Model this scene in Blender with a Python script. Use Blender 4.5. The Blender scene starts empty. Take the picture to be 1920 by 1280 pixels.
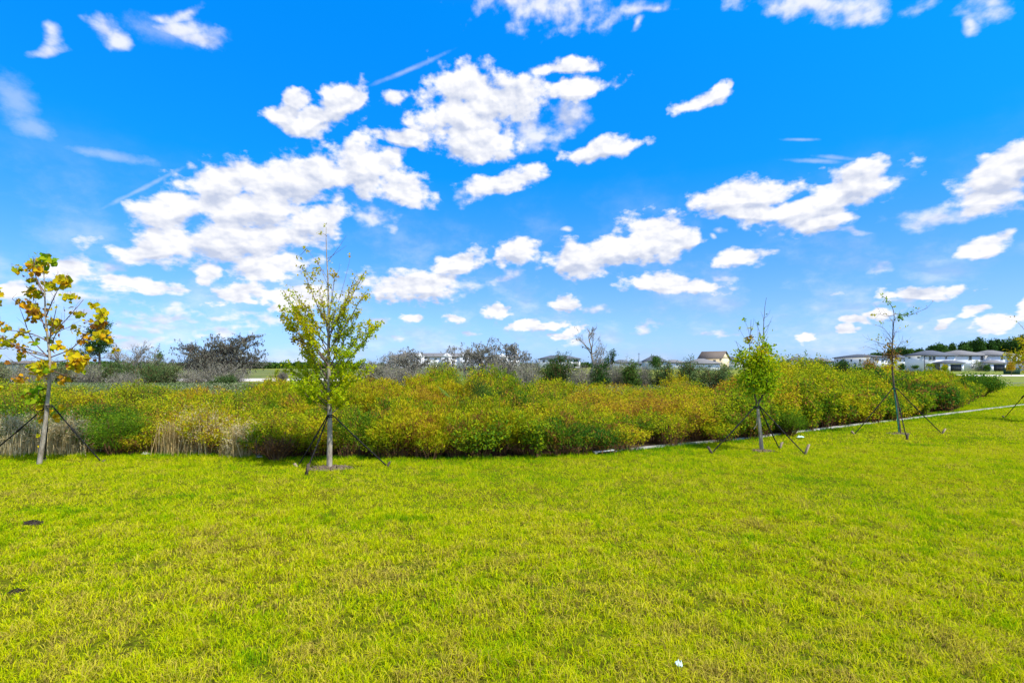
import bpy, math, random
import numpy as np

# ------------------------------------------------------------------ camera, sky, sun, exposure
SC = bpy.context.scene
COL = SC.collection
F = 960.0            # focal length in photograph pixels (1920 wide)
HZ = 686.0           # horizon row in the photograph
H = 1.7              # eye height
R = math.radians

cam = bpy.data.cameras.new('camera')
cam.sensor_width = 36.0
cam.lens = 18.0
cam.shift_y = (HZ - 640.0) / 1920.0
cam.clip_start = 0.05
cam.clip_end = 9000
camo = bpy.data.objects.new('camera', cam)
COL.objects.link(camo)
camo.location = (0, 0, H)
camo.rotation_euler = (R(90), 0, 0)
SC.camera = camo

SUN_EL = R(56)
SUN_AZ = R(126)      # compass style: 0 = +Y (ahead), 90 = +X (right)
EXPOSURE = 0.42
SC.view_settings.view_transform = 'Standard'
SC.view_settings.look = 'None'
SC.view_settings.gamma = 1
SC.view_settings.exposure = EXPOSURE
SC.render.film_transparent = False
SC.cycles.max_bounces = 6
SC.cycles.diffuse_bounces = 3
SC.cycles.transmission_bounces = 3
SC.cycles.transparent_max_bounces = 8

sun = bpy.data.lights.new('sun', 'SUN')
sun.energy = 4.6
sun.angle = R(0.5)
sun.color = (1.0, 0.955, 0.88)
suno = bpy.data.objects.new('sun', sun)
COL.objects.link(suno)
suno.rotation_euler = (R(90) - SUN_EL, 0, math.pi - SUN_AZ)


def px2ang(px, py):
    a = math.atan((px - 960) / F)
    return a, math.atan((HZ - py) / F * math.cos(a))


def build_world():
    w = bpy.data.worlds.new('World')
    SC.world = w
    w.use_nodes = True
    nt = w.node_tree
    nt.nodes.clear()
    N, L = nt.nodes, nt.links

    def math_(op, a, b=None, c=None, clamp=False):
        n = N.new('ShaderNodeMath')
        n.operation = op
        n.use_clamp = clamp
        for i, v in enumerate((a, b, c)):
            if v is None:
                continue
            if isinstance(v, (int, float)):
                n.inputs[i].default_value = v
            else:
                L.new(v, n.inputs[i])
        return n.outputs[0]

    def smooth(v, lo, hi, a=0.0, b=1.0):
        n = N.new('ShaderNodeMapRange')
        n.interpolation_type = 'SMOOTHSTEP'
        L.new(v, n.inputs[0])
        for i, x in enumerate((lo, hi, a, b)):
            n.inputs[i + 1].default_value = x
        return n.outputs[0]

    def mix(f, a, b, mode='MIX'):
        n = N.new('ShaderNodeMix')
        n.data_type = 'RGBA'
        n.blend_type = mode
        n.clamp_factor = True
        for s, v in ((0, f), (6, a), (7, b)):
            if isinstance(v, (int, float)):
                n.inputs[s].default_value = v
            elif isinstance(v, tuple):
                n.inputs[s].default_value = v
            else:
                L.new(v, n.inputs[s])
        return n.outputs[2]

    def noise(vec, scale, detail, rough, w_=None):
        n = N.new('ShaderNodeTexNoise')
        n.inputs['Scale'].default_value = scale
        n.inputs['Detail'].default_value = detail
        n.inputs['Roughness'].default_value = rough
        L.new(vec, n.inputs['Vector'])
        return n

    tc = N.new('ShaderNodeTexCoord')
    sep = N.new('ShaderNodeSeparateXYZ')
    L.new(tc.outputs['Generated'], sep.inputs[0])
    az = math_('ARCTAN2', sep.outputs[0], sep.outputs[1])
    el = math_('ARCSINE', sep.outputs[2])
    comb = N.new('ShaderNodeCombineXYZ')
    L.new(az, comb.inputs[0])
    L.new(el, comb.inputs[1])
    uv = comb.outputs[0]
    # billow scale shrinks towards the horizon, as clouds there are farther off
    stretch = N.new('ShaderNodeCombineXYZ')
    elc = math_('MAXIMUM', el, 0.0)
    L.new(az, stretch.inputs[0])
    L.new(math_('MULTIPLY', math_('POWER', elc, 0.85), 1.45), stretch.inputs[1])
    suv = stretch.outputs[0]
    # gentle warp of the outline
    wn = noise(suv, 9.0, 3.0, 0.5)
    sub = N.new('ShaderNodeVectorMath'); sub.operation = 'SUBTRACT'
    L.new(wn.outputs['Color'], sub.inputs[0]); sub.inputs[1].default_value = (0.5, 0.5, 0.5)
    scl = N.new('ShaderNodeVectorMath'); scl.operation = 'SCALE'
    L.new(sub.outputs[0], scl.inputs[0]); scl.inputs[3].default_value = 0.045
    add = N.new('ShaderNodeVectorMath'); add.operation = 'ADD'
    L.new(uv, add.inputs[0]); L.new(scl.outputs[0], add.inputs[1])
    wuv = add.outputs[0]
    sepw = N.new('ShaderNodeSeparateXYZ'); L.new(wuv, sepw.inputs[0])
    flat = N.new('ShaderNodeCombineXYZ')
    L.new(sepw.outputs[0], flat.inputs[0]); L.new(sepw.outputs[1], flat.inputs[1])
    wuv = flat.outputs[0]

    def field(lst, src, k=0.09):
        acc = None
        for e in lst:
            cx, cy, a, b = e[:4]
            if lst is not wisp:
                a, b = a * 1.02, b * 1.12 + 0.5
            rot = R(e[4]) if len(e) > 4 else 0.0
            c = px2ang(cx, cy)
            p1 = px2ang(cx + 4 * math.cos(rot), cy - 4 * math.sin(rot))
            p2 = px2ang(cx - 4 * math.sin(rot), cy - 4 * math.cos(rot))
            v1 = (p1[0] - c[0], p1[1] - c[1]); v2 = (p2[0] - c[0], p2[1] - c[1])
            sa = math.hypot(*v1) / 4 * a
            sb = math.hypot(*v2) / 4 * b
            m = N.new('ShaderNodeMapping')
            m.vector_type = 'TEXTURE'
            if acc is None:
                L.new(src, m.inputs[0])
            else:   # makes each ellipse wait for the one before, which keeps the shader small
                ma = N.new('ShaderNodeVectorMath'); ma.operation = 'MULTIPLY_ADD'
                L.new(acc, ma.inputs[0]); ma.inputs[1].default_value = (1e-7, 1e-7, 1e-7); L.new(src, ma.inputs[2])
                L.new(ma.outputs[0], m.inputs[0])
            m.inputs[1].default_value = (c[0], c[1], 0)
            m.inputs[2].default_value = (0, 0, math.atan2(v1[1], v1[0]))
            m.inputs[3].default_value = (sa, sb, 1)
            ln = N.new('ShaderNodeVectorMath'); ln.operation = 'LENGTH'
            L.new(m.outputs[0], ln.inputs[0])
            d = ln.outputs['Value']
            acc = d if acc is None else math_('SMOOTH_MIN', acc, d, k)
        return acc

    puff = [
        (330, 388, 75, 24, 12), (420, 345, 80, 34, 8), (560, 338, 112, 40, 8), (680, 316, 70, 38, 5), (745, 354, 62, 27, -15),
        (480, 385, 120, 36, 3), (290, 462, 70, 22, 15), (430, 446, 170, 34, 3), (575, 415, 66, 30, 12),
        (535, 226, 34, 22, 0), (556, 200, 20, 20, 0), (640, 200, 50, 26, 22), (600, 225, 60, 20, 8), (575, 238, 52, 12, 5), (680, 195, 18, 8, 40),
        (870, 168, 66, 42, 0), (862, 215, 78, 40, 0), (935, 195, 95, 34, 8), (1070, 170, 75, 16, 10), (1062, 128, 52, 14, 10),
        (752, 256, 52, 13, -3), (885, 266, 86, 29, 0), (735, 190, 24, 11),
        (1130, 282, 62, 17, 15), (940, 342, 76, 19, 15),
        (1310, 194, 38, 13, 8), (1345, 178, 34, 13, 38), (1368, 162, 14, 7, 40), (1400, 366, 82, 24, 5), (1400, 398, 60, 18), (1595, 350, 92, 30, 15), (1530, 385, 110, 25, 15), (1540, 420, 50, 18, 0),
        (1870, 335, 95, 40, 32), (1850, 378, 72, 19, 8), (1935, 300, 60, 46, 0),
        (1090, 482, 72, 27, 5), (1225, 440, 66, 36, 0), (1160, 470, 120, 28, 10), (1280, 446, 32, 16),
        (970, 474, 40, 18, -10), (862, 490, 52, 15, 18), (775, 533, 84, 26, 0),
        (1265, 536, 85, 18, -5), (1400, 482, 44, 13, 5), (1850, 462, 48, 14, 14), (1730, 545, 75, 13, 3),
        (1060, 568, 28, 12), (930, 585, 28, 8), (847, 598, 17, 8, 15), (775, 597, 18, 8, 5), (1005, 609, 55, 9, 0), (1062, 625, 30, 9, 15),
        (1510, 635, 20, 8, 10), (1605, 600, 30, 9), (1590, 618, 22, 7), (1775, 604, 22, 7, 15), (1820, 585, 24, 7, 10), (1865, 602, 34, 13, 0), (1915, 578, 22, 15),
        (260, 533, 85, 13, -4), (390, 507, 26, 14, 20), (505, 498, 70, 22, 5), (450, 548, 54, 19, 3), (560, 556, 60, 24, 10), (120, 505, 55, 20, 5),
        (1650, 588, 30, 9, 8), (20, 548, 40, 14, 0),
        # outside the photograph's frame
        (-260, 330, 170, 60, 5), (-420, 480, 120, 40, 0), (2200, 380, 180, 60, 10), (2500, 240, 160, 70, 0), (900, -160, 200, 70, 5), (1700, -250, 220, 80, 0), (200, -200, 160, 60, 0),
    ]
    thin = [
        (1030, 22, 125, 32, 0), (960, 6, 60, 20), (1215, 12, 50, 12, 5), (1200, 38, 18, 8, 45), (1540, 12, 160, 22, -4), (1620, 26, 80, 18, 5), (1850, 12, 62, 26, 20), (1812, 50, 20, 20, 60),
        (108, 72, 22, 14, 45), (85, 92, 30, 9, 10), (198, 58, 28, 18, -25), (215, 78, 24, 16, -40), (295, 30, 34, 11, -12), (350, 24, 44, 11, 14), (372, 74, 50, 12, -12), (330, 55, 60, 16, -8),
        (700, 408, 48, 22, 10), (1060, 222, 40, 38, 0), (1000, 262, 60, 34, 0), (870, 362, 26, 14, 30),
        (1730, 414, 86, 16, 5), (940, 520, 40, 13, 20), (850, 535, 60, 22, 10), (1350, 526, 30, 10), (1355, 436, 14, 6), (1340, 450, 6, 5), (1065, 428, 12, 5),
        (1645, 500, 36, 10), (1680, 560, 50, 9), (1115, 575, 34, 6), (1215, 615, 26, 10, 25), (190, 505, 70, 18, 15), (60, 548, 80, 18, 0), (660, 545, 60, 17, 5),
        (330, 572, 36, 10, 10), (430, 595, 56, 11, 8), (280, 610, 75, 13, 0), (230, 630, 40, 9), (720, 607, 24, 7), (1565, 548, 16, 5), (500, 600, 40, 10), (1080, 645, 30, 5), (1350, 630, 40, 5), (160, 590, 50, 12),
        (120, 560, 110, 22, 5), (300, 590, 90, 16, 0), (420, 620, 70, 12, 5), (260, 640, 80, 12, 0), (750, 635, 20, 6), (880, 628, 20, 5), (1590, 440, 30, 6), (1725, 612, 9, 7, 40),
    ]
    wisp = [(210, 292, 110, 13, -9), (270, 352, 118, 6, 27), (765, 132, 102, 6, 23), (1530, 302, 65, 6, -2), (30, 190, 50, 60, 0), (60, 240, 60, 30, -15), (330, 60, 110, 30, -8), (1570, 296, 50, 6, -5), (1500, 262, 40, 4, 0)]

    dp = field(puff, wuv)
    dt = field(thin, wuv)
    dw = field(wisp, uv, 0.05)

    n1 = noise(suv, 19.0, 8.0, 0.52)
    nlow = noise(suv, 46.0, 6.0, 0.52)
    lowmix = smooth(el, 0.22, 0.06)
    off = N.new('ShaderNodeVectorMath'); off.operation = 'ADD'
    L.new(suv, off.inputs[0]); off.inputs[1].default_value = (0.010, 0.022, 0)
    r1 = noise(suv, 19.0, 3.0, 0.52)
    n2 = noise(off.outputs[0], 19.0, 3.0, 0.52)
    big = noise(suv, 7.0, 2.0, 0.5)
    wsp = noise(suv, 40.0, 6.0, 0.65)
    f1 = math_('SUBTRACT', math_('ADD', math_('MULTIPLY', n1.outputs[0], math_('SUBTRACT', 1.0, lowmix)), math_('MULTIPLY', nlow.outputs[0], lowmix)), 0.5)
    fine = math_('SUBTRACT', nlow.outputs[0], 0.5)
    f1 = math_('ADD', f1, math_('MULTIPLY', fine, math_('SUBTRACT', 0.36, math_('MULTIPLY', lowmix, 0.3))))
    Dp = math_('ADD', math_('SUBTRACT', 1.22, dp), math_('MULTIPLY', f1, 2.6))
    Dt = math_('ADD', math_('SUBTRACT', 1.02, dt), math_('MULTIPLY', f1, 3.4))
    Dw = math_('ADD', math_('SUBTRACT', 1.0, dw), math_('MULTIPLY', math_('SUBTRACT', wsp.outputs[0], 0.5), 1.2))
    ap = smooth(Dp, -0.10, 0.50)
    at = math_('MULTIPLY', smooth(Dt, -0.2, 1.2), 0.85)
    aw = math_('MULTIPLY', smooth(Dw, -0.1, 1.0), 0.3)
    alpha = math_('MAXIMUM', ap, math_('MAXIMUM', at, aw))
    # faint veils low in the sky
    veil = math_('MULTIPLY', smooth(noise(suv, 6.0, 7.0, 0.62).outputs[0], 0.44, 0.72), smooth(el, 0.38, 0.03, 0.0, 0.55))
    alpha = math_('MULTIPLY', math_('MAXIMUM', alpha, veil), smooth(el, -0.02, 0.0))

    # unseen broken cumulus added behind and above the viewer, whitening light on the houses
    rest = math_('MAXIMUM', smooth(math_('ABSOLUTE', az), 0.95, 1.2), smooth(el, 0.66, 0.85))
    fill_cloud = smooth(noise(tc.outputs['Generated'], 4.0, 7.0, 0.6).outputs[0], 0.46, 0.56)
    alpha = math_('MAXIMUM', alpha, math_('MULTIPLY', math_('MULTIPLY', rest, fill_cloud), smooth(el, -0.02, 0.0)))
    relief = math_('SUBTRACT', r1.outputs[0], n2.outputs[0])
    billow = noise(suv, 52.0, 3.0, 0.5)
    off3 = N.new('ShaderNodeVectorMath'); off3.operation = 'ADD'
    L.new(suv, off3.inputs[0]); off3.inputs[1].default_value = (0.003, 0.008, 0)
    billow2 = noise(off3.outputs[0], 52.0, 3.0, 0.5)
    relief = math_('ADD', relief, math_('MULTIPLY', math_('SUBTRACT', billow.outputs[0], billow2.outputs[0]), 0.4))
    # undersides: where the cloud is thicker above the point than at it
    upv = N.new('ShaderNodeVectorMath'); upv.operation = 'ADD'
    L.new(wuv, upv.inputs[0]); upv.inputs[1].default_value = (0.004, 0.017, 0)
    da = field(puff[:52], upv.outputs[0])
    under = smooth(math_('SUBTRACT', dp, da), -0.10, 0.42)
    lit = math_('ADD', math_('MULTIPLY', relief, 2.4), math_('ADD', 0.86, math_('MULTIPLY', math_('SUBTRACT', big.outputs[0], 0.5), 0.8)))
    lit = math_('SUBTRACT', lit, math_('MULTIPLY', under, 0.62), clamp=True)
    K = 9.1
    cc = mix(lit, (0.56 * K, 0.625 * K, 0.80 * K, 1), (1.0 * K, 1.0 * K, 1.03 * K, 1))

    sky = N.new('ShaderNodeTexSky')
    sky.sky_type = 'NISHITA'
    sky.sun_disc = False
    sky.sun_elevation = SUN_EL
    sky.sun_rotation = SUN_AZ
    sky.altitude = 10
    sky.air_density = 1.0
    sky.dust_density = 0.6
    sky.ozone_density = 2.5
    # deep polarised blue overhead, paler towards the horizon
    grade = N.new('ShaderNodeValToRGB')
    L.new(math_('DIVIDE', el, 1.6), grade.inputs[0])
    stops = [(0.5, (.80, 1.26, 2.4)), (2.9, (.76, 1.15, 2.05)), (6.2, (.70, 1.12, 1.75)), (9.5, (.54, 1.13, 1.8)), (13.8, (.32, 1.17, 2.0)), (20, (.04, 1.29, 2.45)), (35, (.01, 1.62, 3.0)), (50, (.7, 1.2, 1.8)), (75, (1.0, 1.05, 1.1))]
    for i, (dg, c3) in enumerate(stops):
        e = grade.color_ramp.elements[i] if i < 2 else grade.color_ramp.elements.new(R(dg) / 1.6)
        e.position = R(dg) / 1.6
        e.color = (c3[0] / 3, c3[1] / 3, c3[2] / 3, 1)
    tint = mix(1.0, grade.outputs[0], (3.0, 2.95, 3.05, 1), 'MULTIPLY')
    skyc = mix(1.0, sky.outputs[0], tint, 'MULTIPLY')
    col = mix(alpha, skyc, cc)
    bg = N.new('ShaderNodeBackground')
    bg.inputs['Strength'].default_value = 0.085
    L.new(col, bg.inputs['Color'])
    out = N.new('ShaderNodeOutputWorld')
    L.new(bg.outputs[0], out.inputs[0])


build_world()

# ------------------------------------------------------------------ helpers


def X(px, Y):
    return (px - 960) / F * Y


def Z(py, Y):
    return H - (py - HZ) / F * Y


def gp(px, py):
    """ground point seen at a photograph pixel"""
    Y = H * F / (py - HZ)
    return np.array([X(px, Y), Y, 0.0])


def noise2(x, y, seed=0):
    x = np.asarray(x, float); y = np.asarray(y, float)
    xi = np.floor(x).astype(np.int64); yi = np.floor(y).astype(np.int64)
    xf = x - xi; yf = y - yi
    u = xf * xf * (3 - 2 * xf); v = yf * yf * (3 - 2 * yf)

    def h(a, b):
        n = (a * 374761393 + b * 668265263 + seed * 1442695041) & 0x7fffffff
        n = ((n ^ (n >> 13)) * 1274126177) & 0x7fffffff
        n = n ^ (n >> 16)
        return (n & 0xffff) / 65535.0
    a = h(xi, yi); b = h(xi + 1, yi); c = h(xi, yi + 1); d = h(xi + 1, yi + 1)
    return (a * (1 - u) + b * u) * (1 - v) + (c * (1 - u) + d * u) * v


def fbm(x, y, sc, oct_=3, seed=0):
    t = 0; amp = 0.5; tot = 0
    for i in range(oct_):
        t = t + amp * noise2(np.asarray(x) * sc, np.asarray(y) * sc, seed + i * 17)
        tot += amp; sc *= 2.1; amp *= 0.5
    return t / tot


def mk(name, V, faces, mat, parent=None, tint=None, smooth=False, loc=None):
    """V (n,3); faces: list of (m,k) index arrays; tint: per-vertex value stored on the mesh"""
    V = np.asarray(V, np.float32)
    if not isinstance(faces, (list, tuple)) or (len(faces) and np.ndim(faces[0]) < 2):
        faces = [faces]
    faces = [np.asarray(f, np.int32) for f in faces if len(f)]
    me = bpy.data.meshes.new(name)
    me.vertices.add(len(V))
    me.vertices.foreach_set('co', V.ravel())
    nl = sum(f.size for f in faces); npoly = sum(len(f) for f in faces)
    me.loops.add(nl)
    me.loops.foreach_set('vertex_index', np.concatenate([f.ravel() for f in faces]))
    me.polygons.add(npoly)
    tot = np.concatenate([np.full(len(f), f.shape[1], np.int32) for f in faces])
    st = np.concatenate([[0], np.cumsum(tot)[:-1]]).astype(np.int32)
    me.polygons.foreach_set('loop_start', st)
    me.polygons.foreach_set('loop_total', tot)
    if smooth:
        me.polygons.foreach_set('use_smooth', np.ones(npoly, bool))
    if tint is not None:
        a = me.attributes.new('tint', 'FLOAT', 'POINT')
        a.data.foreach_set('value', np.asarray(tint, np.float32))
    me.update(calc_edges=True)
    me.validate()
    if mat:
        me.materials.append(mat)
    o = bpy.data.objects.new(name, me)
    COL.objects.link(o)
    if parent:
        o.parent = parent
    if loc is not None:
        o.location = loc
    return o


def thing(name, label, cat, loc=(0, 0, 0), group=None, rz=0):
    o = bpy.data.objects.new(name, None)
    COL.objects.link(o)
    o.empty_display_size = 0.2
    o.location = loc
    o.rotation_euler = (0, 0, rz)
    return tag(o, label, cat, group)


def tag(o, label=None, cat=None, group=None, kind=None):
    if label: o['label'] = label
    if cat: o['category'] = cat
    if group: o['group'] = group
    if kind: o['kind'] = kind
    return o


class MB:
    """collects simple solids into one mesh"""
    def __init__(s):
        s.V = []; s.Fq = []; s.Ft = []; s.n = 0

    def add(s, V, Fq=None, Ft=None):
        V = np.asarray(V, float)
        if Fq is not None and len(Fq): s.Fq.append(np.asarray(Fq) + s.n)
        if Ft is not None and len(Ft): s.Ft.append(np.asarray(Ft) + s.n)
        s.V.append(V); s.n += len(V)

    def box(s, x0, x1, y0, y1, z0, z1):
        V = [(x, y, z) for z in (z0, z1) for y in (y0, y1) for x in (x0, x1)]
        s.add(V, [(0, 2, 3, 1), (4, 5, 7, 6), (0, 1, 5, 4), (2, 6, 7, 3), (0, 4, 6, 2), (1, 3, 7, 5)])

    def hip(s, x0, x1, y0, y1, z0, z1, inset, th=0.2):
        ym = (y0 + y1) / 2
        V = [(x0, y0, z0), (x1, y0, z0), (x1, y1, z0), (x0, y1, z0),
             (x0, y0, z0 + th), (x1, y0, z0 + th), (x1, y1, z0 + th), (x0, y1, z0 + th),
             (x0 + inset, ym, z1), (x1 - inset, ym, z1)]
        s.add(V, [(0, 3, 2, 1), (0, 1, 5, 4), (1, 2, 6, 5), (2, 3, 7, 6), (3, 0, 4, 7), (4, 5, 9, 8), (6, 7, 8, 9)],
              [(5, 6, 9), (7, 4, 8)])

    def tube(s, P, r, k=6, cap=True):
        V, Fq = tube(P, r, k)
        s.add(V, Fq)
        if cap:
            n = len(P)
            c0 = np.vstack([V[:k], P[0]]); c1 = np.vstack([V[(n - 1) * k:], P[-1]])
            s.add(c0, None, [(k, (i + 1) % k, i) for i in range(k)])
            s.add(c1, None, [(k, i, (i + 1) % k) for i in range(k)])

    def build(s, name, mat, parent=None, smooth=False, tint=None, loc=None):
        V = np.vstack(s.V)
        fs = []
        if s.Fq: fs.append(np.vstack(s.Fq))
        if s.Ft: fs.append(np.vstack(s.Ft))
        return mk(name, V, fs, mat, parent, smooth=smooth, tint=tint, loc=loc)


def tube(P, r, k=6):
    P = np.asarray(P, float); n = len(P)
    r = np.broadcast_to(np.asarray(r, float), (n,))
    T = np.gradient(P, axis=0)
    T /= np.linalg.norm(T, axis=1)[:, None] + 1e-9
    ref = np.where(np.abs(T[:, 2:3]) < 0.9, [[0, 0, 1.0]], [[1.0, 0, 0]]) if False else np.tile([[0.13, 0.97, 0.21]], (n, 1))
    A = np.cross(T, ref); A /= np.linalg.norm(A, axis=1)[:, None] + 1e-9
    B = np.cross(T, A)
    ang = np.arange(k) / k * 2 * np.pi
    V = P[:, None, :] + r[:, None, None] * (np.cos(ang)[None, :, None] * A[:, None, :] + np.sin(ang)[None, :, None] * B[:, None, :])
    V = V.reshape(-1, 3)
    i = np.arange(n - 1)[:, None] * k; j = np.arange(k)[None, :]
    a = i + j; b = i + (j + 1) % k
    Fq = np.stack([a, b, b + k, a + k], -1).reshape(-1, 4)
    return V, Fq


def stalks(P0, P1, P2, r0, r1):
    """many thin 3-sided stems, each bent through three points"""
    n = len(P0)
    ang = np.arange(3) / 3 * 2 * np.pi
    c = np.stack([np.cos(ang), np.sin(ang), 0 * ang], -1)
    V = np.stack([P0[:, None] + c * np.reshape(r0, (-1, 1, 1)), P1[:, None] + c * np.reshape((r0 + r1) / 2, (-1, 1, 1)), P2[:, None] + c * np.reshape(r1, (-1, 1, 1))], 1)
    V = V.reshape(-1, 3)
    base = np.arange(n)[:, None, None] * 9
    f = []
    for s_ in (0, 3):
        for j in range(3):
            f.append([s_ + j, s_ + (j + 1) % 3, s_ + 3 + (j + 1) % 3, s_ + 3 + j])
    Fq = (np.array(f)[None] + base).reshape(-1, 4)
    return V, Fq


def rand_rot(n, rng, up=0.0):
    """orientation frames: leaf axis (A), side (B), normal (C)"""
    A = rng.normal(size=(n, 3)); A /= np.linalg.norm(A, axis=1)[:, None]
    C = rng.normal(size=(n, 3)) + np.array([0, 0, up])
    C -= (C * A).sum(1)[:, None] * A
    C /= np.linalg.norm(C, axis=1)[:, None] + 1e-9
    return A, np.cross(C, A), C


def scatter(TV, TF, P, S, frame):
    """place a copy of a leaf outline (TV, TF) at each P"""
    A, B, C = frame
    TV = np.asarray(TV, float)
    S = np.broadcast_to(np.asarray(S, float), (len(P),))
    V = P[:, None] + S[:, None, None] * (TV[None, :, 0:1] * A[:, None] + TV[None, :, 1:2] * B[:, None] + TV[None, :, 2:3] * C[:, None])
    Fc = (np.asarray(TF)[None] + (np.arange(len(P)) * len(TV))[:, None, None]).reshape(-1, np.shape(TF)[1])
    return V.reshape(-1, 3), Fc


DIAMOND = ([(0, 0, 0), (.45, .28, .06), (1, 0, -.08), (.45, -.28, .06)], [(0, 3, 2, 1)])
NARROW = ([(0, 0, 0), (.45, .12, .03), (1, 0, -.10), (.45, -.12, .03)], [(0, 3, 2, 1)])
# five-lobed plane-tree leaf, two halves folded along the midrib
_lob = [(0, 0, 0), (-.10, .28, .12), (.10, .52, .20), (.26, .48, .10), (.50, .56, .14), (.66, .40, .04), (1.0, .0, -.24),
        (.66, -.40, .04), (.50, -.56, .14), (.26, -.48, .10), (.10, -.52, .20), (-.10, -.28, .12), (.35, 0, -.05)]
LOBED = (_lob, [(12, (i + 1) % 12, i) for i in range(12)])

# ------------------------------------------------------------------ materials


def nodes(name):
    m = bpy.data.materials.new(name)
    m.use_nodes = True
    nt = m.node_tree
    return m, nt, nt.nodes['Principled BSDF']


def ramp(nt, src, stops):
    r = nt.nodes.new('ShaderNodeValToRGB')
    e = r.color_ramp.elements
    e[0].position = stops[0][0]; e[0].color = (*stops[0][1], 1)
    e[1].position = stops[-1][0]; e[1].color = (*stops[-1][1], 1)
    for p, c in stops[1:-1]:
        x = e.new(p); x.color = (*c, 1)
    nt.links.new(src, r.inputs[0])
    return r.outputs[0]


def tex_noise(nt, scale, detail=4, rough=0.6, coord='Object', stretch=None):
    tc = nt.nodes.new('ShaderNodeTexCoord')
    n = nt.nodes.new('ShaderNodeTexNoise')
    n.inputs['Scale'].default_value = scale
    n.inputs['Detail'].default_value = detail
    n.inputs['Roughness'].default_value = rough
    src = tc.outputs[coord]
    if stretch:
        mp = nt.nodes.new('ShaderNodeMapping'); mp.inputs[3].default_value = stretch
        nt.links.new(src, mp.inputs[0]); src = mp.outputs[0]
    nt.links.new(src, n.inputs['Vector'])
    return n.outputs[0]


def leaf_mat(name, stops, transl=0.35, rough=0.85):
    m, nt, b = nodes(name)
    at = nt.nodes.new('ShaderNodeAttribute'); at.attribute_name = 'tint'
    c = ramp(nt, at.outputs['Fac'], stops)
    nt.links.new(c, b.inputs['Base Color'])
    b.inputs['Roughness'].default_value = rough
    b.inputs['Specular IOR Level'].default_value = 0.04
    if transl > 0:
        t = nt.nodes.new('ShaderNodeBsdfTranslucent')
        nt.links.new(c, t.inputs[0])
        mx = nt.nodes.new('ShaderNodeMixShader'); mx.inputs[0].default_value = transl
        nt.links.new(b.outputs[0], mx.inputs[1]); nt.links.new(t.outputs[0], mx.inputs[2])
        nt.links.new(mx.outputs[0], nt.nodes['Material Output'].inputs[0])
    return m


def noisy(name, stops, scale, rough=0.85, detail=5, bump=0.0, stretch=None, bscale=None):
    m, nt, b = nodes(name)
    n = tex_noise(nt, scale, detail, 0.6, stretch=stretch)
    nt.links.new(ramp(nt, n, stops), b.inputs['Base Color'])
    b.inputs['Roughness'].default_value = rough
    b.inputs['Specular IOR Level'].default_value = 0.08
    if bump:
        bp = nt.nodes.new('ShaderNodeBump'); bp.inputs['Strength'].default_value = bump
        bp.inputs['Distance'].default_value = 0.02
        n2 = tex_noise(nt, bscale or scale * 3, 4, 0.6, stretch=stretch)
        nt.links.new(n2, bp.inputs['Height']); nt.links.new(bp.outputs[0], b.inputs['Normal'])
    return m


M = {}
M['grass'] = leaf_mat('grass_blades', [(0, (.16, .09, .03)), (.13, (.36, .27, .06)), (.27, (.62, .54, .07)), (.42, (.64, .63, .004)), (.62, (.49, .58, .002)), (.82, (.23, .42, .002)), (1, (.06, .24, .004))], 0.42)
M['under'] = leaf_mat('thicket_leaves', [(0, (.15, .065, .025)), (.14, (.34, .17, .04)), (.28, (.50, .30, .025)), (.42, (.56, .45, .012)), (.58, (.47, .49, .008)), (.74, (.24, .34, .010)), (.88, (.10, .22, .012)), (1, (.035, .12, .015))], 0.38)
M['dry'] = leaf_mat('dry_blades', [(0, (.25, .15, .05)), (.5, (.55, .41, .17)), (1, (.72, .64, .40))], 0.3)
M['stem'] = noisy('stem_brown', [(.3, (.10, .045, .022)), (.7, (.24, .13, .06))], 6)
M['grey_scrub'] = leaf_mat('scrub_leaves', [(0, (.24, .22, .155)), (.3, (.35, .35, .23)), (.55, (.22, .27, .10)), (.8, (.11, .18, .05)), (1, (.06, .12, .03))], 0.2)
M['dark_leaf'] = leaf_mat('dark_green_leaves', [(0, (.025, .07, .018)), (.5, (.055, .13, .022)), (1, (.13, .22, .03))], 0.25)
M['moss'] = leaf_mat('grey_moss', [(0, (.08, .085, .06)), (.5, (.21, .21, .15)), (1, (.38, .37, .28))], 0.2)
M['deadwood'] = noisy('dead_grey_wood', [(.3, (.17, .15, .115)), (.7, (.38, .35, .28))], 3)
M['bark'] = noisy('young_bark', [(.3, (.19, .15, .11)), (.5, (.34, .29, .22)), (.7, (.48, .43, .34))], 22, bump=0.6, stretch=(1, 1, .3))
M['bark_dark'] = noisy('dark_bark', [(.3, (.06, .045, .035)), (.7, (.17, .13, .10))], 22, bump=0.6, stretch=(1, 1, .3))
M['twig'] = noisy('twig_bark', [(.3, (.12, .075, .055)), (.7, (.25, .17, .13))], 12)
M['syc'] = leaf_mat('plane_leaves', [(0, (.16, .055, .02)), (.18, (.36, .15, .02)), (.36, (.66, .36, .012)), (.55, (.66, .52, .010)), (.75, (.36, .40, .010)), (1, (.16, .38, .012))], 0.4)
M['maple'] = leaf_mat('maple_leaves', [(0, (.15, .08, .03)), (.2, (.38, .23, .03)), (.4, (.62, .50, .010)), (.65, (.50, .58, .006)), (.85, (.26, .44, .010)), (1, (.09, .22, .015))], 0.5)
M['strap'] = noisy('black_strap', [(.4, (.010, .010, .010)), (.6, (.028, .026, .024))], 30, rough=0.6)
M['stake_wood'] = noisy('weathered_stake', [(.35, (.20, .14, .09)), (.65, (.42, .33, .22))], 18, bump=0.5, stretch=(1, 1, .15))
M['concrete'] = noisy('kerb_concrete', [(.3, (.20, .20, .17)), (.7, (.40, .39, .35))], 5, bump=0.4, bscale=60)
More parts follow.
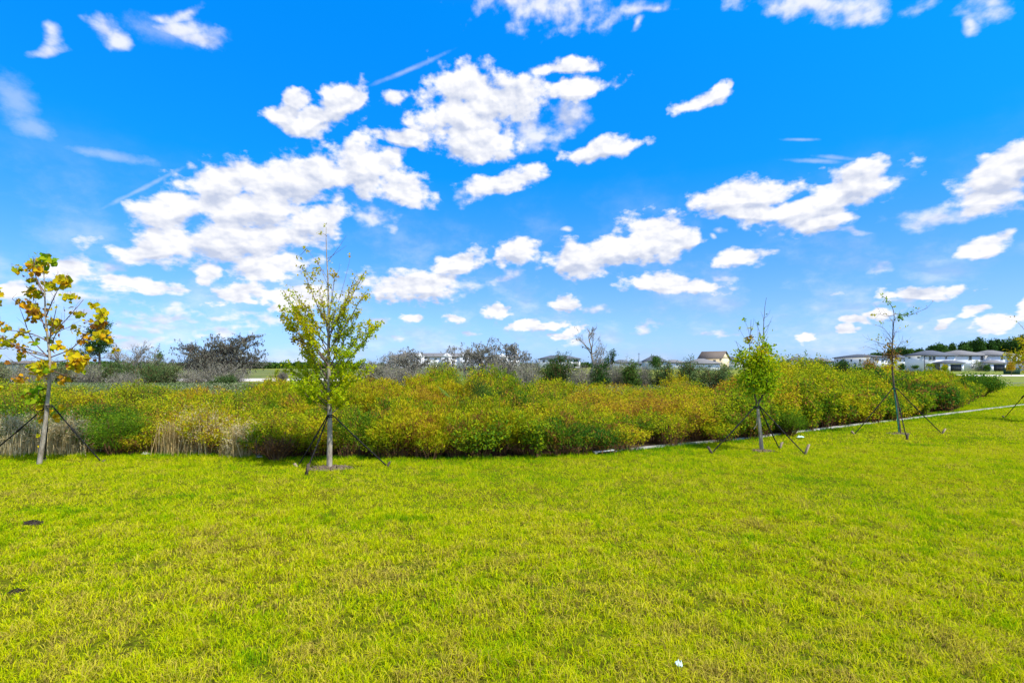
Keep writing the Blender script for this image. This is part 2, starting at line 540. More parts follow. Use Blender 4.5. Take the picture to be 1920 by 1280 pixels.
M['mulch'] = noisy('dark_mulch', [(.35, (.05, .035, .025)), (.65, (.26, .19, .14))], 40)
M['soil'] = noisy('dark_soil', [(.35, (.022, .017, .013)), (.65, (.085, .065, .05))], 30, bump=1)
M['sand'] = noisy('pale_sand', [(.3, (.52, .47, .42)), (.7, (.68, .64, .58))], 0.6)
M['asphalt'] = noisy('asphalt', [(.3, (.08, .08, .085)), (.7, (.15, .15, .155))], 2)
M['stucco'] = noisy('white_stucco', [(.2, (.82, .82, .84)), (.8, (.88, .88, .89))], 1.2)
M['teal_stucco'] = noisy('pale_teal_stucco', [(.2, (.44, .52, .54)), (.8, (.50, .57, .58))], 1.2)
M['cream'] = noisy('cream_stucco', [(.2, (.66, .54, .35)), (.8, (.74, .61, .41))], 1.2)
M['roof'] = noisy('grey_shingles', [(.3, (.085, .10, .125)), (.7, (.14, .155, .185))], 2.5, stretch=(1, 1, 6))
M['roof_tan'] = noisy('taupe_shingles', [(.3, (.15, .15, .155)), (.7, (.24, .235, .235))], 2.5, stretch=(1, 1, 6))
M['roof_brown'] = noisy('brown_shingles', [(.3, (.12, .10, .085)), (.7, (.20, .165, .14))], 2.5, stretch=(1, 1, 6))
M['fascia'] = noisy('dark_fascia', [(.3, (.10, .11, .13)), (.7, (.15, .16, .18))], 2)
M['trim'] = noisy('white_trim', [(.3, (.70, .71, .73)), (.7, (.80, .80, .81))], 3)
M['screen'] = noisy('dark_screen', [(.3, (.025, .03, .038)), (.7, (.07, .08, .095))], 1.5, rough=0.4)
M['hedge_box'] = noisy('green_box', [(.3, (.02, .05, .035)), (.7, (.04, .09, .06))], 4)
M['litter'] = noisy('pale_plastic', [(.35, (.30, .55, .50)), (.65, (.72, .84, .80))], 60, rough=0.35)
M['plank'] = noisy('grey_plank', [(.35, (.30, .28, .25)), (.65, (.55, .52, .47))], 8, stretch=(.2, 1, 1))
M['rope'] = noisy('green_pole', [(.4, (.02, .14, .09)), (.6, (.05, .26, .17))], 10)
m, nt, b = nodes('window_glass')
b.inputs['Base Color'].default_value = (.03, .045, .07, 1); b.inputs['Roughness'].default_value = 0.12
M['glass'] = m

# ground: scrubby soil with grassy patches
def ground_mat():
    m, nt, b = nodes('field_ground')
    a = tex_noise(nt, 0.12, 6, 0.65)
    c1 = ramp(nt, a, [(.35, (.15, .13, .06)), (.5, (.20, .22, .045)), (.65, (.13, .19, .03))])
    nt.links.new(c1, b.inputs['Base Color']); b.inputs['Roughness'].default_value = 1.0; b.inputs['Specular IOR Level'].default_value = 0.0
    return m


def lawn_mat():
    m, nt, b = nodes('lawn_turf')
    L = nt.links
    fine = tex_noise(nt, 22, 8, 0.75)
    big = tex_noise(nt, 0.55, 5, 0.6)
    near = ramp(nt, fine, [(.32, (.035, .03, .008)), (.45, (.08, .08, .010)), (.55, (.15, .18, .006)), (.68, (.09, .15, .005))])
    patch = ramp(nt, big, [(.35, (.78, .95, .8)), (.5, (1, 1, 1)), (.65, (1.15, .92, .9))])
    mx = nt.nodes.new('ShaderNodeMix'); mx.data_type = 'RGBA'; mx.blend_type = 'MULTIPLY'; mx.inputs[0].default_value = 1
    L.new(near, mx.inputs[6]); L.new(patch, mx.inputs[7])
    L.new(mx.outputs[2], b.inputs['Base Color']); b.inputs['Roughness'].default_value = 1.0; b.inputs['Specular IOR Level'].default_value = 0.0
    bp = nt.nodes.new('ShaderNodeBump'); bp.inputs['Strength'].default_value = 0.8; bp.inputs['Distance'].default_value = 0.03
    L.new(fine, bp.inputs['Height']); L.new(bp.outputs[0], b.inputs['Normal'])
    return m


# ------------------------------------------------------------------ terrain
def sheet(name, pts, z, mat, label=None):
    """polygon sheet given in ground coordinates"""
    V = [(p[0], p[1], z) for p in pts]
    o = mk(name, V, [np.array([list(range(len(V)))])], mat)
    return tag(o, label, None, None, 'structure')


sheet('ground', [(-3000, -200), (3000, -200), (3000, 6000), (-3000, 6000)], -0.004, ground_mat())

# front edge of the thicket and the kerb, as ground points
FRONT = [gp(*p) for p in [(-900, 850), (-300, 851), (0, 852), (200, 852), (400, 855), (500, 859), (700, 861), (950, 861), (1115, 852), (1300, 835), (1400, 825), (1500, 811), (1560, 803), (1640, 793), (1700, 784), (1785, 771), (1829, 747), (1872, 727)]]
FRONT = np.array(FRONT)
KERB = np.array([gp(*p) for p in [(1130, 848.5), (1210, 840), (1300, 831.5), (1421, 819.5), (1500, 809.5), (1560, 802), (1640, 792.5), (1700, 785.5), (1780, 775.5), (1850, 767), (1920, 759), (2040, 747), (2200, 735)]])
lawnpts = [(-60, -8), (120, -8), (120, 52)] + [(FRONT[-1][0] + 6, 52)] + [tuple(p[:2] + np.array([-0.15, 0.35])) for p in FRONT[::-1]] + [(-60, 9.9)]
sheet('lawn', lawnpts, 0.0, lawn_mat())
# far side on the right: road, verge, footpath and back lawns
FL = noisy('far_turf', [(.3, (.11, .14, .025)), (.5, (.17, .21, .03)), (.7, (.23, .22, .05))], 0.35)
MD = noisy('meadow_turf', [(.3, (.07, .10, .025)), (.5, (.13, .16, .035)), (.7, (.22, .19, .08))], 0.15)
sheet('road', [gp(1850, 723.5)[:2], gp(2600, 723.5)[:2], gp(2600, 717.5)[:2], gp(1850, 717.5)[:2]], 0.006, M['asphalt'])
sheet('verge', [gp(1500, 717.5)[:2], gp(2600, 717.5)[:2], gp(2600, 705.5)[:2], gp(1500, 705.5)[:2]], 0.003, FL)
sheet('footpath', [gp(1790, 705.0)[:2], gp(2600, 706.5)[:2], gp(2600, 703.2)[:2], gp(1790, 702.6)[:2]], 0.012, M['sand'])
sheet('back_lawn', [gp(1500, 702.6)[:2], gp(2600, 702.6)[:2], gp(2600, 692)[:2], gp(1500, 692)[:2]], 0.008, FL)
sheet('sand_track', [gp(-400, 714.5)[:2], gp(1000, 714.5)[:2], gp(1000, 709.5)[:2], gp(-400, 709.5)[:2]], 0.010, M['sand'])
sheet('meadow', [gp(-600, 709.5)[:2], gp(1000, 709.5)[:2], gp(1000, 693)[:2], gp(-600, 693)[:2]], 0.004, MD)


def smooth_path(P, n):
    P = np.asarray(P, float)
    d = np.concatenate([[0], np.cumsum(np.linalg.norm(np.diff(P, axis=0), axis=1))])
    t = np.linspace(0, d[-1], n)
    return np.stack([np.interp(t, d, P[:, i]) for i in range(3)], 1)


def build_kerb():
    P = smooth_path(KERB, 120)
    T = np.gradient(P, axis=0); T /= np.linalg.norm(T, axis=1)[:, None]
    Nn = np.stack([-T[:, 1], T[:, 0], 0 * T[:, 0]], 1)
    rng = np.random.default_rng(5)
    z = 0.035 + rng.normal(size=len(P)) * 0.002
    w = 0.062
    prof = []
    for s_, zz in ((-w, -.05), (-w, 1), (-w + .02, 2), (w - .02, 2), (w, 1), (w, -.05)):
        q = P + Nn * s_
        q[:, 2] = -.05 if zz < 0 else (z - 0.012 if zz == 1 else z)
        prof.append(q)
    V = np.stack(prof, 1).reshape(-1, 3)
    k = 6
    i = np.arange(len(P) - 1)[:, None] * k; j = np.arange(k - 1)[None]
    a = i + j
    Fq = np.stack([a, a + 1, a + 1 + k, a + k], -1).reshape(-1, 4)
    o = mk('kerb', V, [Fq], M['concrete'])
    tag(o, None, None, None, 'structure')


build_kerb()

# ------------------------------------------------------------------ lawn grass (one mass of blades)


def front_y(x):
    """distance of the thicket's front edge for a given x (very far right of its end)"""
    return np.interp(x, FRONT[:, 0], FRONT[:, 1], right=52)


BALD = [(30, 1113, .05, .04), (62, 982, .12, .045)]
GREEN_SHADE_SPOTS = [(610, 1058, .18, .03), (905, 1037, .16, .03), (100, 957, .8, .05), (330, 935, 1.2, .06), (760, 975, .2, .02), (1420, 1010, .3, .03), (230, 1110, .15, .03), (1130, 1200, .1, .03), (480, 1240, .12, .03), (1800, 826, .75, .10), (1725, 834, .5, .08), (1840, 822, .4, .07), (1600, 806, .8, .12)]  # darker tint spots, among them the sapling's crown shadow painted into the turf


def build_grass():
    rng = np.random.default_rng(11)
    parts = []
    tints = []
    Ft = []; Fq = []
    n0 = 0
    bands = [(0.9, 1.7, 4500, .0044, .046, 3), (1.7, 3.4, 10500, .0044, .046, 3), (3.4, 6.0, 6600, .0056, .046, 3), (6.0, 11, 3300, .0085, .046, 2), (11, 22, 1000, .015, .046, 2), (22, 50, 220, .030, .046, 2)]
    for (ya, yb, dens, wd, ht, seg) in bands:
        area = (yb ** 2 - ya ** 2) * 1.13 + 8.0 * (yb - ya)
        n = int(area * dens)
        # a strip 4 m wider than the view on each side, so a step aside still meets grass
        y = np.sqrt(rng.uniform((ya + 3.5) ** 2, (yb + 3.5) ** 2, n)) - 3.5
        x = rng.uniform(-1, 1, n) * (1.13 * y + 4.0)
        keep = (y < front_y(x) + 0.12) | (x > FRONT[-1][0] + 1)
        # thin, uneven turf
        cl = fbm(x, y, 9.0, 3, 3)
        keep &= rng.uniform(size=n) < np.clip((cl - 0.22) * 4.2, 0.2, 1)
        for (bx, by, ra, rb) in BALD:
            g = gp(bx, by)
            keep &= (((x - g[0]) / ra) ** 2 + ((y - g[1]) / (rb * 1.8)) ** 2 > (0.6 + 0.7 * fbm(x, y, 20, 2, 9)))
        # keep off the kerb
        dk = np.full(n, 9.0)
        for k in range(len(KERB) - 1):
            a = KERB[k][:2]; bb = KERB[k + 1][:2]; ab = bb - a
            t = np.clip(((x - a[0]) * ab[0] + (y - a[1]) * ab[1]) / (ab @ ab), 0, 1)
            dk = np.minimum(dk, np.hypot(x - a[0] - t * ab[0], y - a[1] - t * ab[1]))
        keep &= dk > 0.055 + .03 * np.sign(x - 3.0)
        x = x[keep]; y = y[keep]; dk = dk[keep]; cl = cl[keep]; n = len(x)
        P = np.stack([x, y, np.zeros(n)], 1)
        # colour: straw, yellow-green and green patches
        pt = fbm(x, y, 0.9, 4, 21); p2 = fbm(x, y, 3.3, 3, 31); p3 = fbm(x, y, 0.28, 2, 77)
        p4 = fbm(x, y, 11.0, 2, 35)
        tint = 0.520 + np.clip(y - 6, 0, 4) * .014 - np.clip(5 - y, 0, 3) * .010 + (pt - .5) * 0.34 + (p2 - .5) * 0.34 + (p4 - .5) * .42 + (p3 - .5) * .25 + rng.normal(size=n) * 0.12
        straw = rng.uniform(size=n) < np.clip(0.075 + (0.5 - p2) * 0.6 + (0.5 - p4) * .55 + (6 - y) * .045, 0.02, .5)
        tint = np.where(straw, rng.uniform(0.06, 0.36, n), tint)
        edge = np.exp(-np.maximum(front_y(x) - y, 0) / 0.25) + np.exp(-dk / 0.35)
        tint = tint + 0.28 * np.clip(edge, 0, 1)
        for (bx, by, ra, rb) in GREEN_SHADE_SPOTS:
            g = gp(bx, by)
            q = ((x - g[0]) / ra) ** 2 + ((y - g[1]) / (rb * 4)) ** 2
            tint = tint + 0.22 * np.exp(-q)
        h = ht * rng.uniform(.45, 1.25, n) * (0.25 + 1.5 * fbm(x, y, 6.5, 3, 41)) * np.clip(.5 + cl, .6, 1.3)
        h *= 1 + 0.5 * np.clip(edge, 0, 1)
        az = rng.uniform(0, 2 * np.pi, n) 
        lean = np.abs(rng.normal(size=n)) * 0.8 + 0.25
        wx = np.cos(az); wy = np.sin(az)
        tip = P + np.stack([wx * lean * h, wy * lean * h, h * np.sqrt(np.clip(1.1 - lean * .5, .12, 1))], 1)
        mid = P + np.stack([wx * lean * h * .32, wy * lean * h * .32, h * .62], 1)
        fa = rng.uniform(0, 2 * np.pi, n)
        w = wd * rng.uniform(.6, 1.3, n)
        sd = np.stack([np.cos(fa) * w / 2, np.sin(fa) * w / 2, 0 * w], 1)
        if seg == 3:
            V = np.stack([P - sd * .8, P + sd * .8, mid + sd, mid - sd, tip], 1)
            base = n0 + np.arange(n)[:, None] * 5
            Fq.append(base + np.array([[0, 1, 2, 3]])); Ft.append(base + np.array([[3, 2, 4]]))
            tints.append(np.repeat(tint, 5)); n0 += n * 5
        else:
            V = np.stack([P - sd, P + sd, tip], 1)
            base = n0 + np.arange(n)[:, None] * 3
            Ft.append(base + np.array([[0, 1, 2]]))
            tints.append(np.repeat(tint, 3)); n0 += n * 3
        parts.append(V.reshape(-1, 3))
    o = mk('grass', np.vstack(parts), [np.vstack(Fq), np.vstack(Ft)], M['grass'], tint=np.clip(np.concatenate(tints), 0, 1))
    tag(o, 'yellow-green mown turf with straw, dark green patches and painted tree shadow', 'grass', None, 'stuff')


build_grass()

# ------------------------------------------------------------------ thicket
TOP = [(-900, 728), (0, 727), (120, 724), (300, 728), (420, 722), (560, 727), (640, 720), (720, 722), (850, 706), (960, 708), (1040, 724), (1130, 736), (1220, 728), (1300, 718), (1380, 712), (1440, 690), (1500, 688), (1560, 692), (1620, 700), (1700, 703), (1760, 700), (1820, 704), (1900, 707)]
TOPX = np.array([p[0] for p in TOP], float); TOPY = np.array([p[1] for p in TOP], float)


def thicket_height(x, y):
    px = 960 + F * x / y
    yt = np.interp(px, TOPX, TOPY)
    yf = front_y(x)
    d = np.clip((y - yf) / 7.5, 0, 1)
    yb = yf + 7.5
    hm = H - (yt - HZ) / F * yb
    h = hm * (0.62 + 0.38 * d ** 0.7)
    bump = fbm(x, y, 0.8, 2, 51) - 0.5
    bump2 = fbm(x, y, 2.2, 2, 61) - 0.5
    return np.clip(h * (1.02 + bump * 0.45), 0.35, 3)


def species(x, y, rng):
    px = 960 + F * x / y
    n = len(x)
    t = 0.645 + (fbm(x, y, 0.7, 3, 71) - .5) * 0.72 + (fbm(x, y, 2.4, 2, 81) - .5) * 0.35

    def zone(c, w, amt):
        return amt * np.exp(-((px - c) / w) ** 2)
    d = y - front_y(x)
    t = t + zone(790, 110, -0.08) + zone(1000, 60, -.06) + zone(1215, 80, -0.12) + zone(560, 60, -.08)
    t = t + zone(1560, 160, 0.09) + zone(60, 200, 0.05) + zone(1800, 70, .08)
    t = t + np.where(d < 1.2, zone(930, 160, .17) + zone(690, 40, .14) + zone(1100, 60, .15), 0)
    t = t + np.where(d < 2.0, zone(1300, 90, -.12), 0)
    return t


def build_thicket():
    rng = np.random.default_rng(23)
    bx = []; by = []; br = []
    for (d0, d1, dens) in ((0.02, 0.45, 7.5), (0.45, 0.9, 6.0), (0.9, 2.8, 3.5), (2.8, 6, 1.6), (6, 12, .75)):
        n = int(66 * (d1 - d0) * dens)
        x = rng.uniform(-24, 42, n)
        y = front_y(x) + rng.uniform(d0, d1, n)
        px = 960 + F * x / y
        ok = (px > -130) & (px < 1862) & (y < 50) & (y > 1) & ~((px > 1835) & (y > 43))
        bx.append(x[ok]); by.append(y[ok]); br.append(rng.uniform(.24, .62, ok.sum()) * (1 + (d0 > 2) * .45))
    bx = np.concatenate(bx); by = np.concatenate(by); br = np.concatenate(br); nb_ = len(bx)
    bd = by - front_y(bx); bpx = 960 + F * bx / by
    bh = thicket_height(bx, by) * rng.uniform(.74, 1.16, nb_)
    tall = rng.uniform(size=nb_) < .15
    bh = np.where(tall & (bd > 1), bh * 1.24, bh)
    lowm = (bpx < 700) & (by > 14)
    bh = np.where(lowm, np.minimum(bh, H - 27 / F * by), bh)
    br = np.where(bpx > 1380, br * 1.2, br)
    bt = species(bx, by, rng) + rng.normal(size=nb_) * 0.065
    bh = bh * np.where(bd < .45, rng.uniform(.55, .95, nb_), 1)
    # stems
    ns = np.clip((br ** 2 * 110).astype(int), 8, 60)
    bi = np.repeat(np.arange(nb_), ns); n = len(bi)
    rho = np.sqrt(rng.uniform(0, 1, n)); az = rng.uniform(0, 2 * np.pi, n)
    hh = bh[bi] * np.sqrt(1 - (rho * .72) ** 2) * rng.uniform(.74, 1.08, n)
    hh = np.where(rng.uniform(size=n) < .05, hh * 1.18, hh)
    P0 = np.stack([bx[bi] + np.cos(az) * rho * br[bi] * .35, by[bi] + np.sin(az) * rho * br[bi] * .35, 0 * az], 1)
    P2 = np.stack([bx[bi] + np.cos(az) * rho * br[bi], by[bi] + np.sin(az) * rho * br[bi], hh], 1)
    fy = front_y(P2[:, 0]) - .10
    P2[:, 1] = np.where(P2[:, 1] < fy, fy + rng.uniform(0, .12, n), P2[:, 1])
    P1 = P0 * .6 + P2 * .4; P1[:, 2] = hh * .55
    y = P0[:, 1]; px = bpx[bi]
    sv, sf = stalks(P0, P1, P2, .0055 * (1 + y / 25), .002 * np.ones(n))
    st = mk('undergrowth_stems', sv, [sf], M['stem'])
    tn = bt[bi] + rng.normal(size=n) * 0.07
    # feathery, long-leaved plants in the middle, rounder leaves to the right
    feather = np.exp(-((px - 830) / 170) ** 2) + .5 * np.exp(-((px - 500) / 90) ** 2) + .35 * np.exp(-((px - 1750) / 80) ** 2)
    tn = np.where(rng.uniform(size=n) < .07, .10, tn)
    isf = rng.uniform(size=nb_)[bi] < feather
    k = np.clip(80 * (10.0 / y) ** 0.8, 26, 84).astype(int)
    k = np.where(isf, (k * 1.5).astype(int), k)
    idx = np.repeat(np.arange(n), k); m_ = len(idx)
    t = 1 - rng.beta(1.0, 1.7, m_) * 0.92
    tt = t[:, None]
    base = (1 - tt) ** 2 * P0[idx] + 2 * tt * (1 - tt) * P1[idx] + tt ** 2 * P2[idx]
    rad = 0.03 + 0.11 * np.sin(np.clip(t, 0, 1) * np.pi * .84)
    bid = rng.integers(0, 6, m_)
    ba = idx * 1.7 + bid * 2 * np.pi / 6 + np.sin(idx * 3.3 + bid * 5.1) * .8
    rr = rad * np.sqrt(rng.uniform(0.02, 1, m_)) * (1 + y[idx] * .02)
    P = base + np.stack([np.cos(ba) * rr, np.sin(ba) * rr, rr * .6], 1) + rng.normal(size=(m_, 3)) * 0.016
    P[:, 2] = np.maximum(P[:, 2], 0.02)
    lowcut = rng.uniform(0, 1, m_) * (.12 + .16 * np.exp(-((px[idx] - 950) / 330) ** 2))
    P_ok = P[:, 2] > lowcut
    idx, P, t = idx[P_ok], P[P_ok], t[P_ok]; m_ = len(idx)
    tint = tn[idx] + rng.normal(size=m_) * 0.085
    dead = rng.uniform(size=m_) < 0.06 + 0.25 * (t < .45)
    tint = np.where(dead, rng.uniform(0, .25, m_), tint)
    big = 1 + .55 / (1 + np.exp(-(px[idx] - 1360) / 40))
    size = (0.030 + 0.0019 * np.maximum(y[idx] - 8, 0)) * rng.uniform(.6, 1.4, m_)
    f_ = isf[idx]
    fr = rand_rot(m_, rng, 1.0)
    V, Fc = scatter(DIAMOND[0], DIAMOND[1], P[~f_], (size * big)[~f_], tuple(q[~f_] for q in fr))
    # feathery sprays point up and outwards along their stems
    A = (P2 - P1)[idx][f_]; A = A / np.linalg.norm(A, axis=1)[:, None] + rng.normal(size=A.shape) * .5
    A /= np.linalg.norm(A, axis=1)[:, None]
    B = np.cross(A, rng.normal(size=A.shape)); B /= np.linalg.norm(B, axis=1)[:, None]
    V2, F2 = scatter(NARROW[0], NARROW[1], P[f_], size[f_] * 1.9, (A, B, np.cross(A, B)))
    T = np.concatenate([np.repeat(tint[~f_], 4), np.repeat(tint[f_], 4)])
    o = mk('undergrowth', np.vstack([V, V2]), [np.vstack([Fc, F2 + len(V)])], M['under'], tint=np.clip(T, 0.02, .98))
    tag(o, 'yellow, gold and green thicket of waist-high wild shrubs behind the lawn', 'undergrowth', None, 'stuff')
    st.parent = o
    st['kind'] = 'stuff'
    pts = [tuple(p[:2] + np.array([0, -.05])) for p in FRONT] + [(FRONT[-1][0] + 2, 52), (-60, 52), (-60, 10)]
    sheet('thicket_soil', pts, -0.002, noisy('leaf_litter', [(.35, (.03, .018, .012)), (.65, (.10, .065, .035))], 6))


build_thicket()


def bush(name, label, cat, px, py, w, h, tint, n_st=26, leaves=1600, mat='under', size=.035, shape='round', leaf=DIAMOND, depth=None, seed=0, group=None, stem='stem', base_lo=.12, jit=.09, loc=None, stem_r=.006):
    """one free-standing shrub: stems + foliage. px,py is where its base meets the ground"""
    rng = np.random.default_rng(1000 + seed)
    g = gp(px, py) if loc is None else np.array(loc, float)
    root = thing(name, label, cat, tuple(g), group)
    depth = depth or w
    az = rng.uniform(0, 2 * np.pi, n_st)
    out = np.sqrt(rng.uniform(0.02, 1, n_st))
    zt = h * (np.sqrt(np.clip(1 - (out * .85) ** 2, 0, 1)) if shape == 'round' else rng.uniform(.7, 1.05, n_st)) * rng.uniform(.8, 1.08, n_st)
    P0 = np.stack([np.cos(az) * out * w * .12, np.sin(az) * out * depth * .12, 0 * az], 1)
    P2 = np.stack([np.cos(az) * out * w * .5, np.sin(az) * out * depth * .5, zt], 1)
    P1 = P0 * .5 + P2 * .5; P1[:, :2] = P1[:, :2] * .8; P1[:, 2] = zt * .6
    V, Fq = stalks(P0, P1, P2, stem_r * np.ones(n_st) * 2, stem_r * .5 * np.ones(n_st))
    mk('stems', V, [Fq], M[stem], root)
    # twigs off each stem
    nt_ = n_st * 7
    ii = rng.integers(0, n_st, nt_); t = rng.uniform(.3, 1, nt_)[:, None]
    Q0 = (1 - t) ** 2 * P0[ii] + 2 * t * (1 - t) * P1[ii] + t ** 2 * P2[ii]
    dd = rng.normal(size=(nt_, 3)); dd /= np.linalg.norm(dd, axis=1)[:, None]; dd[:, 2] = np.abs(dd[:, 2]) * .9 + .1
    ll = rng.uniform(.10, .26, nt_)[:, None] * max(w, h)
    if shape == 'droop':
        dd[:, 2] *= -.9
    Q2 = Q0 + dd * ll; Q1 = (Q0 + Q2) / 2 + rng.normal(size=(nt_, 3)) * .02
    Q2[:, 2] = np.maximum(Q2[:, 2], .04)
    if stem_r > 0.008:
        V, Fq = stalks(Q0, Q1, Q2, stem_r * .7 * np.ones(nt_), stem_r * .3 * np.ones(nt_))
        mk('twigs', V, [Fq], M[stem], root)
    jj = rng.integers(0, nt_, leaves); s_ = rng.uniform(.1, 1.05, leaves)[:, None]
    P = Q0[jj] * (1 - s_) + Q2[jj] * s_ + rng.normal(size=(leaves, 3)) * size * 1.1
    P[:, 2] = np.maximum(P[:, 2], .02)
    keep = P[:, 2] > h * base_lo * rng.uniform(0, 1.5, leaves)
    P = P[keep]; L_ = len(P)
    fr = rand_rot(L_, rng, .8)
    if leaf is NARROW:
        A = (Q2 - Q0)[jj][keep]; A = A / (np.linalg.norm(A, axis=1)[:, None] + 1e-9) + rng.normal(size=(L_, 3)) * .45
        A /= np.linalg.norm(A, axis=1)[:, None]
        B = np.cross(A, rng.normal(size=(L_, 3))); B /= np.linalg.norm(B, axis=1)[:, None]
        fr = (A, B, np.cross(A, B))
    V, Fc = scatter(leaf[0], leaf[1], P, size * rng.uniform(.6, 1.4, L_), fr)
    tn = tint + rng.normal(size=L_) * jit
    mk('foliage', V, [Fc], M[mat], root, tint=np.clip(np.repeat(tn, len(leaf[0])), 0.01, .99))
    return root


def tuft(name, label, cat, px, py, w, h, tint, n=700, mat='dry', width=.007, seed=0, plume=False, group=None, droop=.5):
    """a clump of long arching grass blades"""
    rng = np.random.default_rng(3000 + seed)
    g = gp(px, py)
    az = rng.uniform(0, 2 * np.pi, n); out = np.abs(rng.normal(size=n)) * .62
    hh = h * rng.beta(2.2, 2.0, n) * 1.25
    P0 = np.stack([np.cos(az) * out * w * .42, np.sin(az) * out * w * .30, 0 * az], 1)
    clump = rng.uniform(0, 2 * np.pi, 9)[rng.integers(0, 9, n)]
    az = az * .3 + clump + .7
    r = rng.uniform(.1, 1, n) ** 1.3 * (.35 + droop) * hh * .8
    P1 = P0 + np.stack([np.cos(az) * r * .35, np.sin(az) * r * .35, hh * .70], 1)
    P2 = P0 + np.stack([np.cos(az) * r, np.sin(az) * r, hh * (1 - .5 * rng.uniform(size=n) * droop * 1.6)], 1)
    fa = rng.uniform(0, 2 * np.pi, n); wd = width * rng.uniform(.6, 1.4, n)
    sd = np.stack([np.cos(fa) * wd / 2, np.sin(fa) * wd / 2, 0 * wd], 1)
    V = np.stack([P0 - sd, P0 + sd, P1 + sd, P1 - sd, P2], 1).reshape(-1, 3)
    b_ = np.arange(n)[:, None] * 5
    tn = np.clip(tint + rng.normal(size=n) * .18, 0, 1)
    parts = [V]; tints = [np.repeat(tn, 5)]
    Fq = [b_ + np.array([[0, 1, 2, 3]])]; Ft = [b_ + np.array([[3, 2, 4]])]
    if plume:
        k = n * 7
        ii = rng.integers(0, n, k); s_ = rng.uniform(.0, 1.0, k)[:, None]
        P = P1[ii] * (1 - s_) + P2[ii] * s_ + rng.normal(size=(k, 3)) * .012
        VV, FF = scatter(NARROW[0], NARROW[1], P, .035 * rng.uniform(.6, 1.3, k), rand_rot(k, rng, .3))
        Fq.append(FF + len(V)); parts.append(VV); tints.append(np.clip(np.repeat(tn[ii], 4) + .15, 0, 1))
    o = mk(name, np.vstack(parts), [np.vstack(Fq), np.vstack(Ft)], M[mat], tint=np.concatenate(tints), loc=tuple(g))
    return tag(o, label, cat, group)


# distinct plants along the front of the thicket
bush('dog_fennel', 'bright green feathery bush at the thicket edge right of the leftmost staked tree', 'bush', 215, 852, 1.25, .74, .86, 60, 9000, 'under', .045, leaf=NARROW, seed=1, base_lo=.05, jit=.06)
tuft('plume_grass', 'silvery plume grass clump at the far left edge of the thicket', 'grass clump', 25, 851, 1.1, .80, .80, 1000, seed=1, plume=True, droop=.35)
tuft('plume_grass', 'silvery beige plume grass just right of the leftmost tree trunk', 'grass clump', 128, 850, 1.0, .74, .62, 900, seed=2, plume=True, droop=.4)
tuft('dry_grass', 'tan arching dry grass clump right of the bright green feathery bush', 'grass clump', 322, 850, .9, .74, .45, 420, seed=3)
tuft('dry_grass', 'straw-coloured dry grass clump midway between the two left staked trees', 'grass clump', 385, 850, .9, .95, .6, 420, seed=4, plume=True)
tuft('dry_grass', 'pale beige seeding grass beside the thin dark post', 'grass clump', 448, 854, .8, .72, .6, 420, seed=5, plume=True)
bush('red_brush', 'low reddish-brown bramble at the thicket foot left of the second tree', 'bush', 520, 862, .9, .42, .08, 60, 700, 'under', .03, seed=2, stem_r=.009, base_lo=.02)
bush('vine_bush', 'dark green broad-leaved bush at the thicket foot below the palmetto', 'bush', 900, 856, 1.3, .60, .80, 60, 3600, 'under', .05, seed=3, base_lo=.05, shape='wild', jit=.1)
bush('vine_bush', 'green broad-leaved bush at the thicket foot left of the kerb end', 'bush', 1005, 857, .7, .68, .78, 36, 2000, 'under', .05, seed=4, base_lo=.02, shape='wild', jit=.1)
bush('feathery_bush', 'soft green bush low in the thicket right of the second tree brace', 'bush', 715, 857, .9, .5, .76, 50, 3600, 'under', .04, leaf=NARROW, seed=5)
bush('feathery_bush', 'bright green feathery bush behind the kerb just right of the third staked tree', 'bush', 1478, 816, 1.0, .58, .86, 50, 5200, 'under', .05, leaf=NARROW, seed=6, jit=.05)
bush('round_bush', 'dark green rounded bush closing the right-hand end of the thicket', 'bush', 1836, 742, 2.2, 1.15, .93, 60, 5200, 'under', .085, seed=7, jit=.05)
bush('round_bush', 'mid green bush second from the right-hand end of the thicket', 'bush', 1772, 768, 1.5, .85, .86, 50, 4200, 'under', .06, leaf=NARROW, seed=8)
bush('golden_shrub', 'tall golden-yellow shrub right behind the third staked tree', 'shrub', 1447, 785, 1.6, 1.9, .50, 60, 9000, 'under', .055, seed=9, base_lo=.2, jit=.12)
bush('golden_shrub', 'tall lime-yellow shrub rising highest between the third and fourth staked trees', 'shrub', 1520, 780, 1.9, 1.72, .62, 60, 9000, 'under', .055, seed=10, base_lo=.2)
bush('golden_shrub', 'yellow-green shrub topping the thicket left of the fourth staked tree', 'shrub', 1612, 768, 2.0, 1.5, .66, 60, 7000, 'under', .06, seed=11, base_lo=.2)
bush('orange_shrub', 'orange-tinged shrub in the thicket under the tall bare grey tree', 'shrub', 1218, 815, 1.3, 1.05, .26, 50, 5000, 'under', .04, seed=12, jit=.12)
bush('orange_shrub', 'golden-orange feathery shrub in front of the cluster of grey trees', 'shrub', 800, 815, 1.3, 1.12, .33, 60, 7000, 'under', .045, leaf=NARROW, seed=13, jit=.1)
bush('lime_bush', 'vivid lime-green small bush standing out left of the second staked tree', 'bush', 505, 765, .9, .98, .80, 40, 3000, 'under', .06, leaf=NARROW, seed=14, jit=.04)


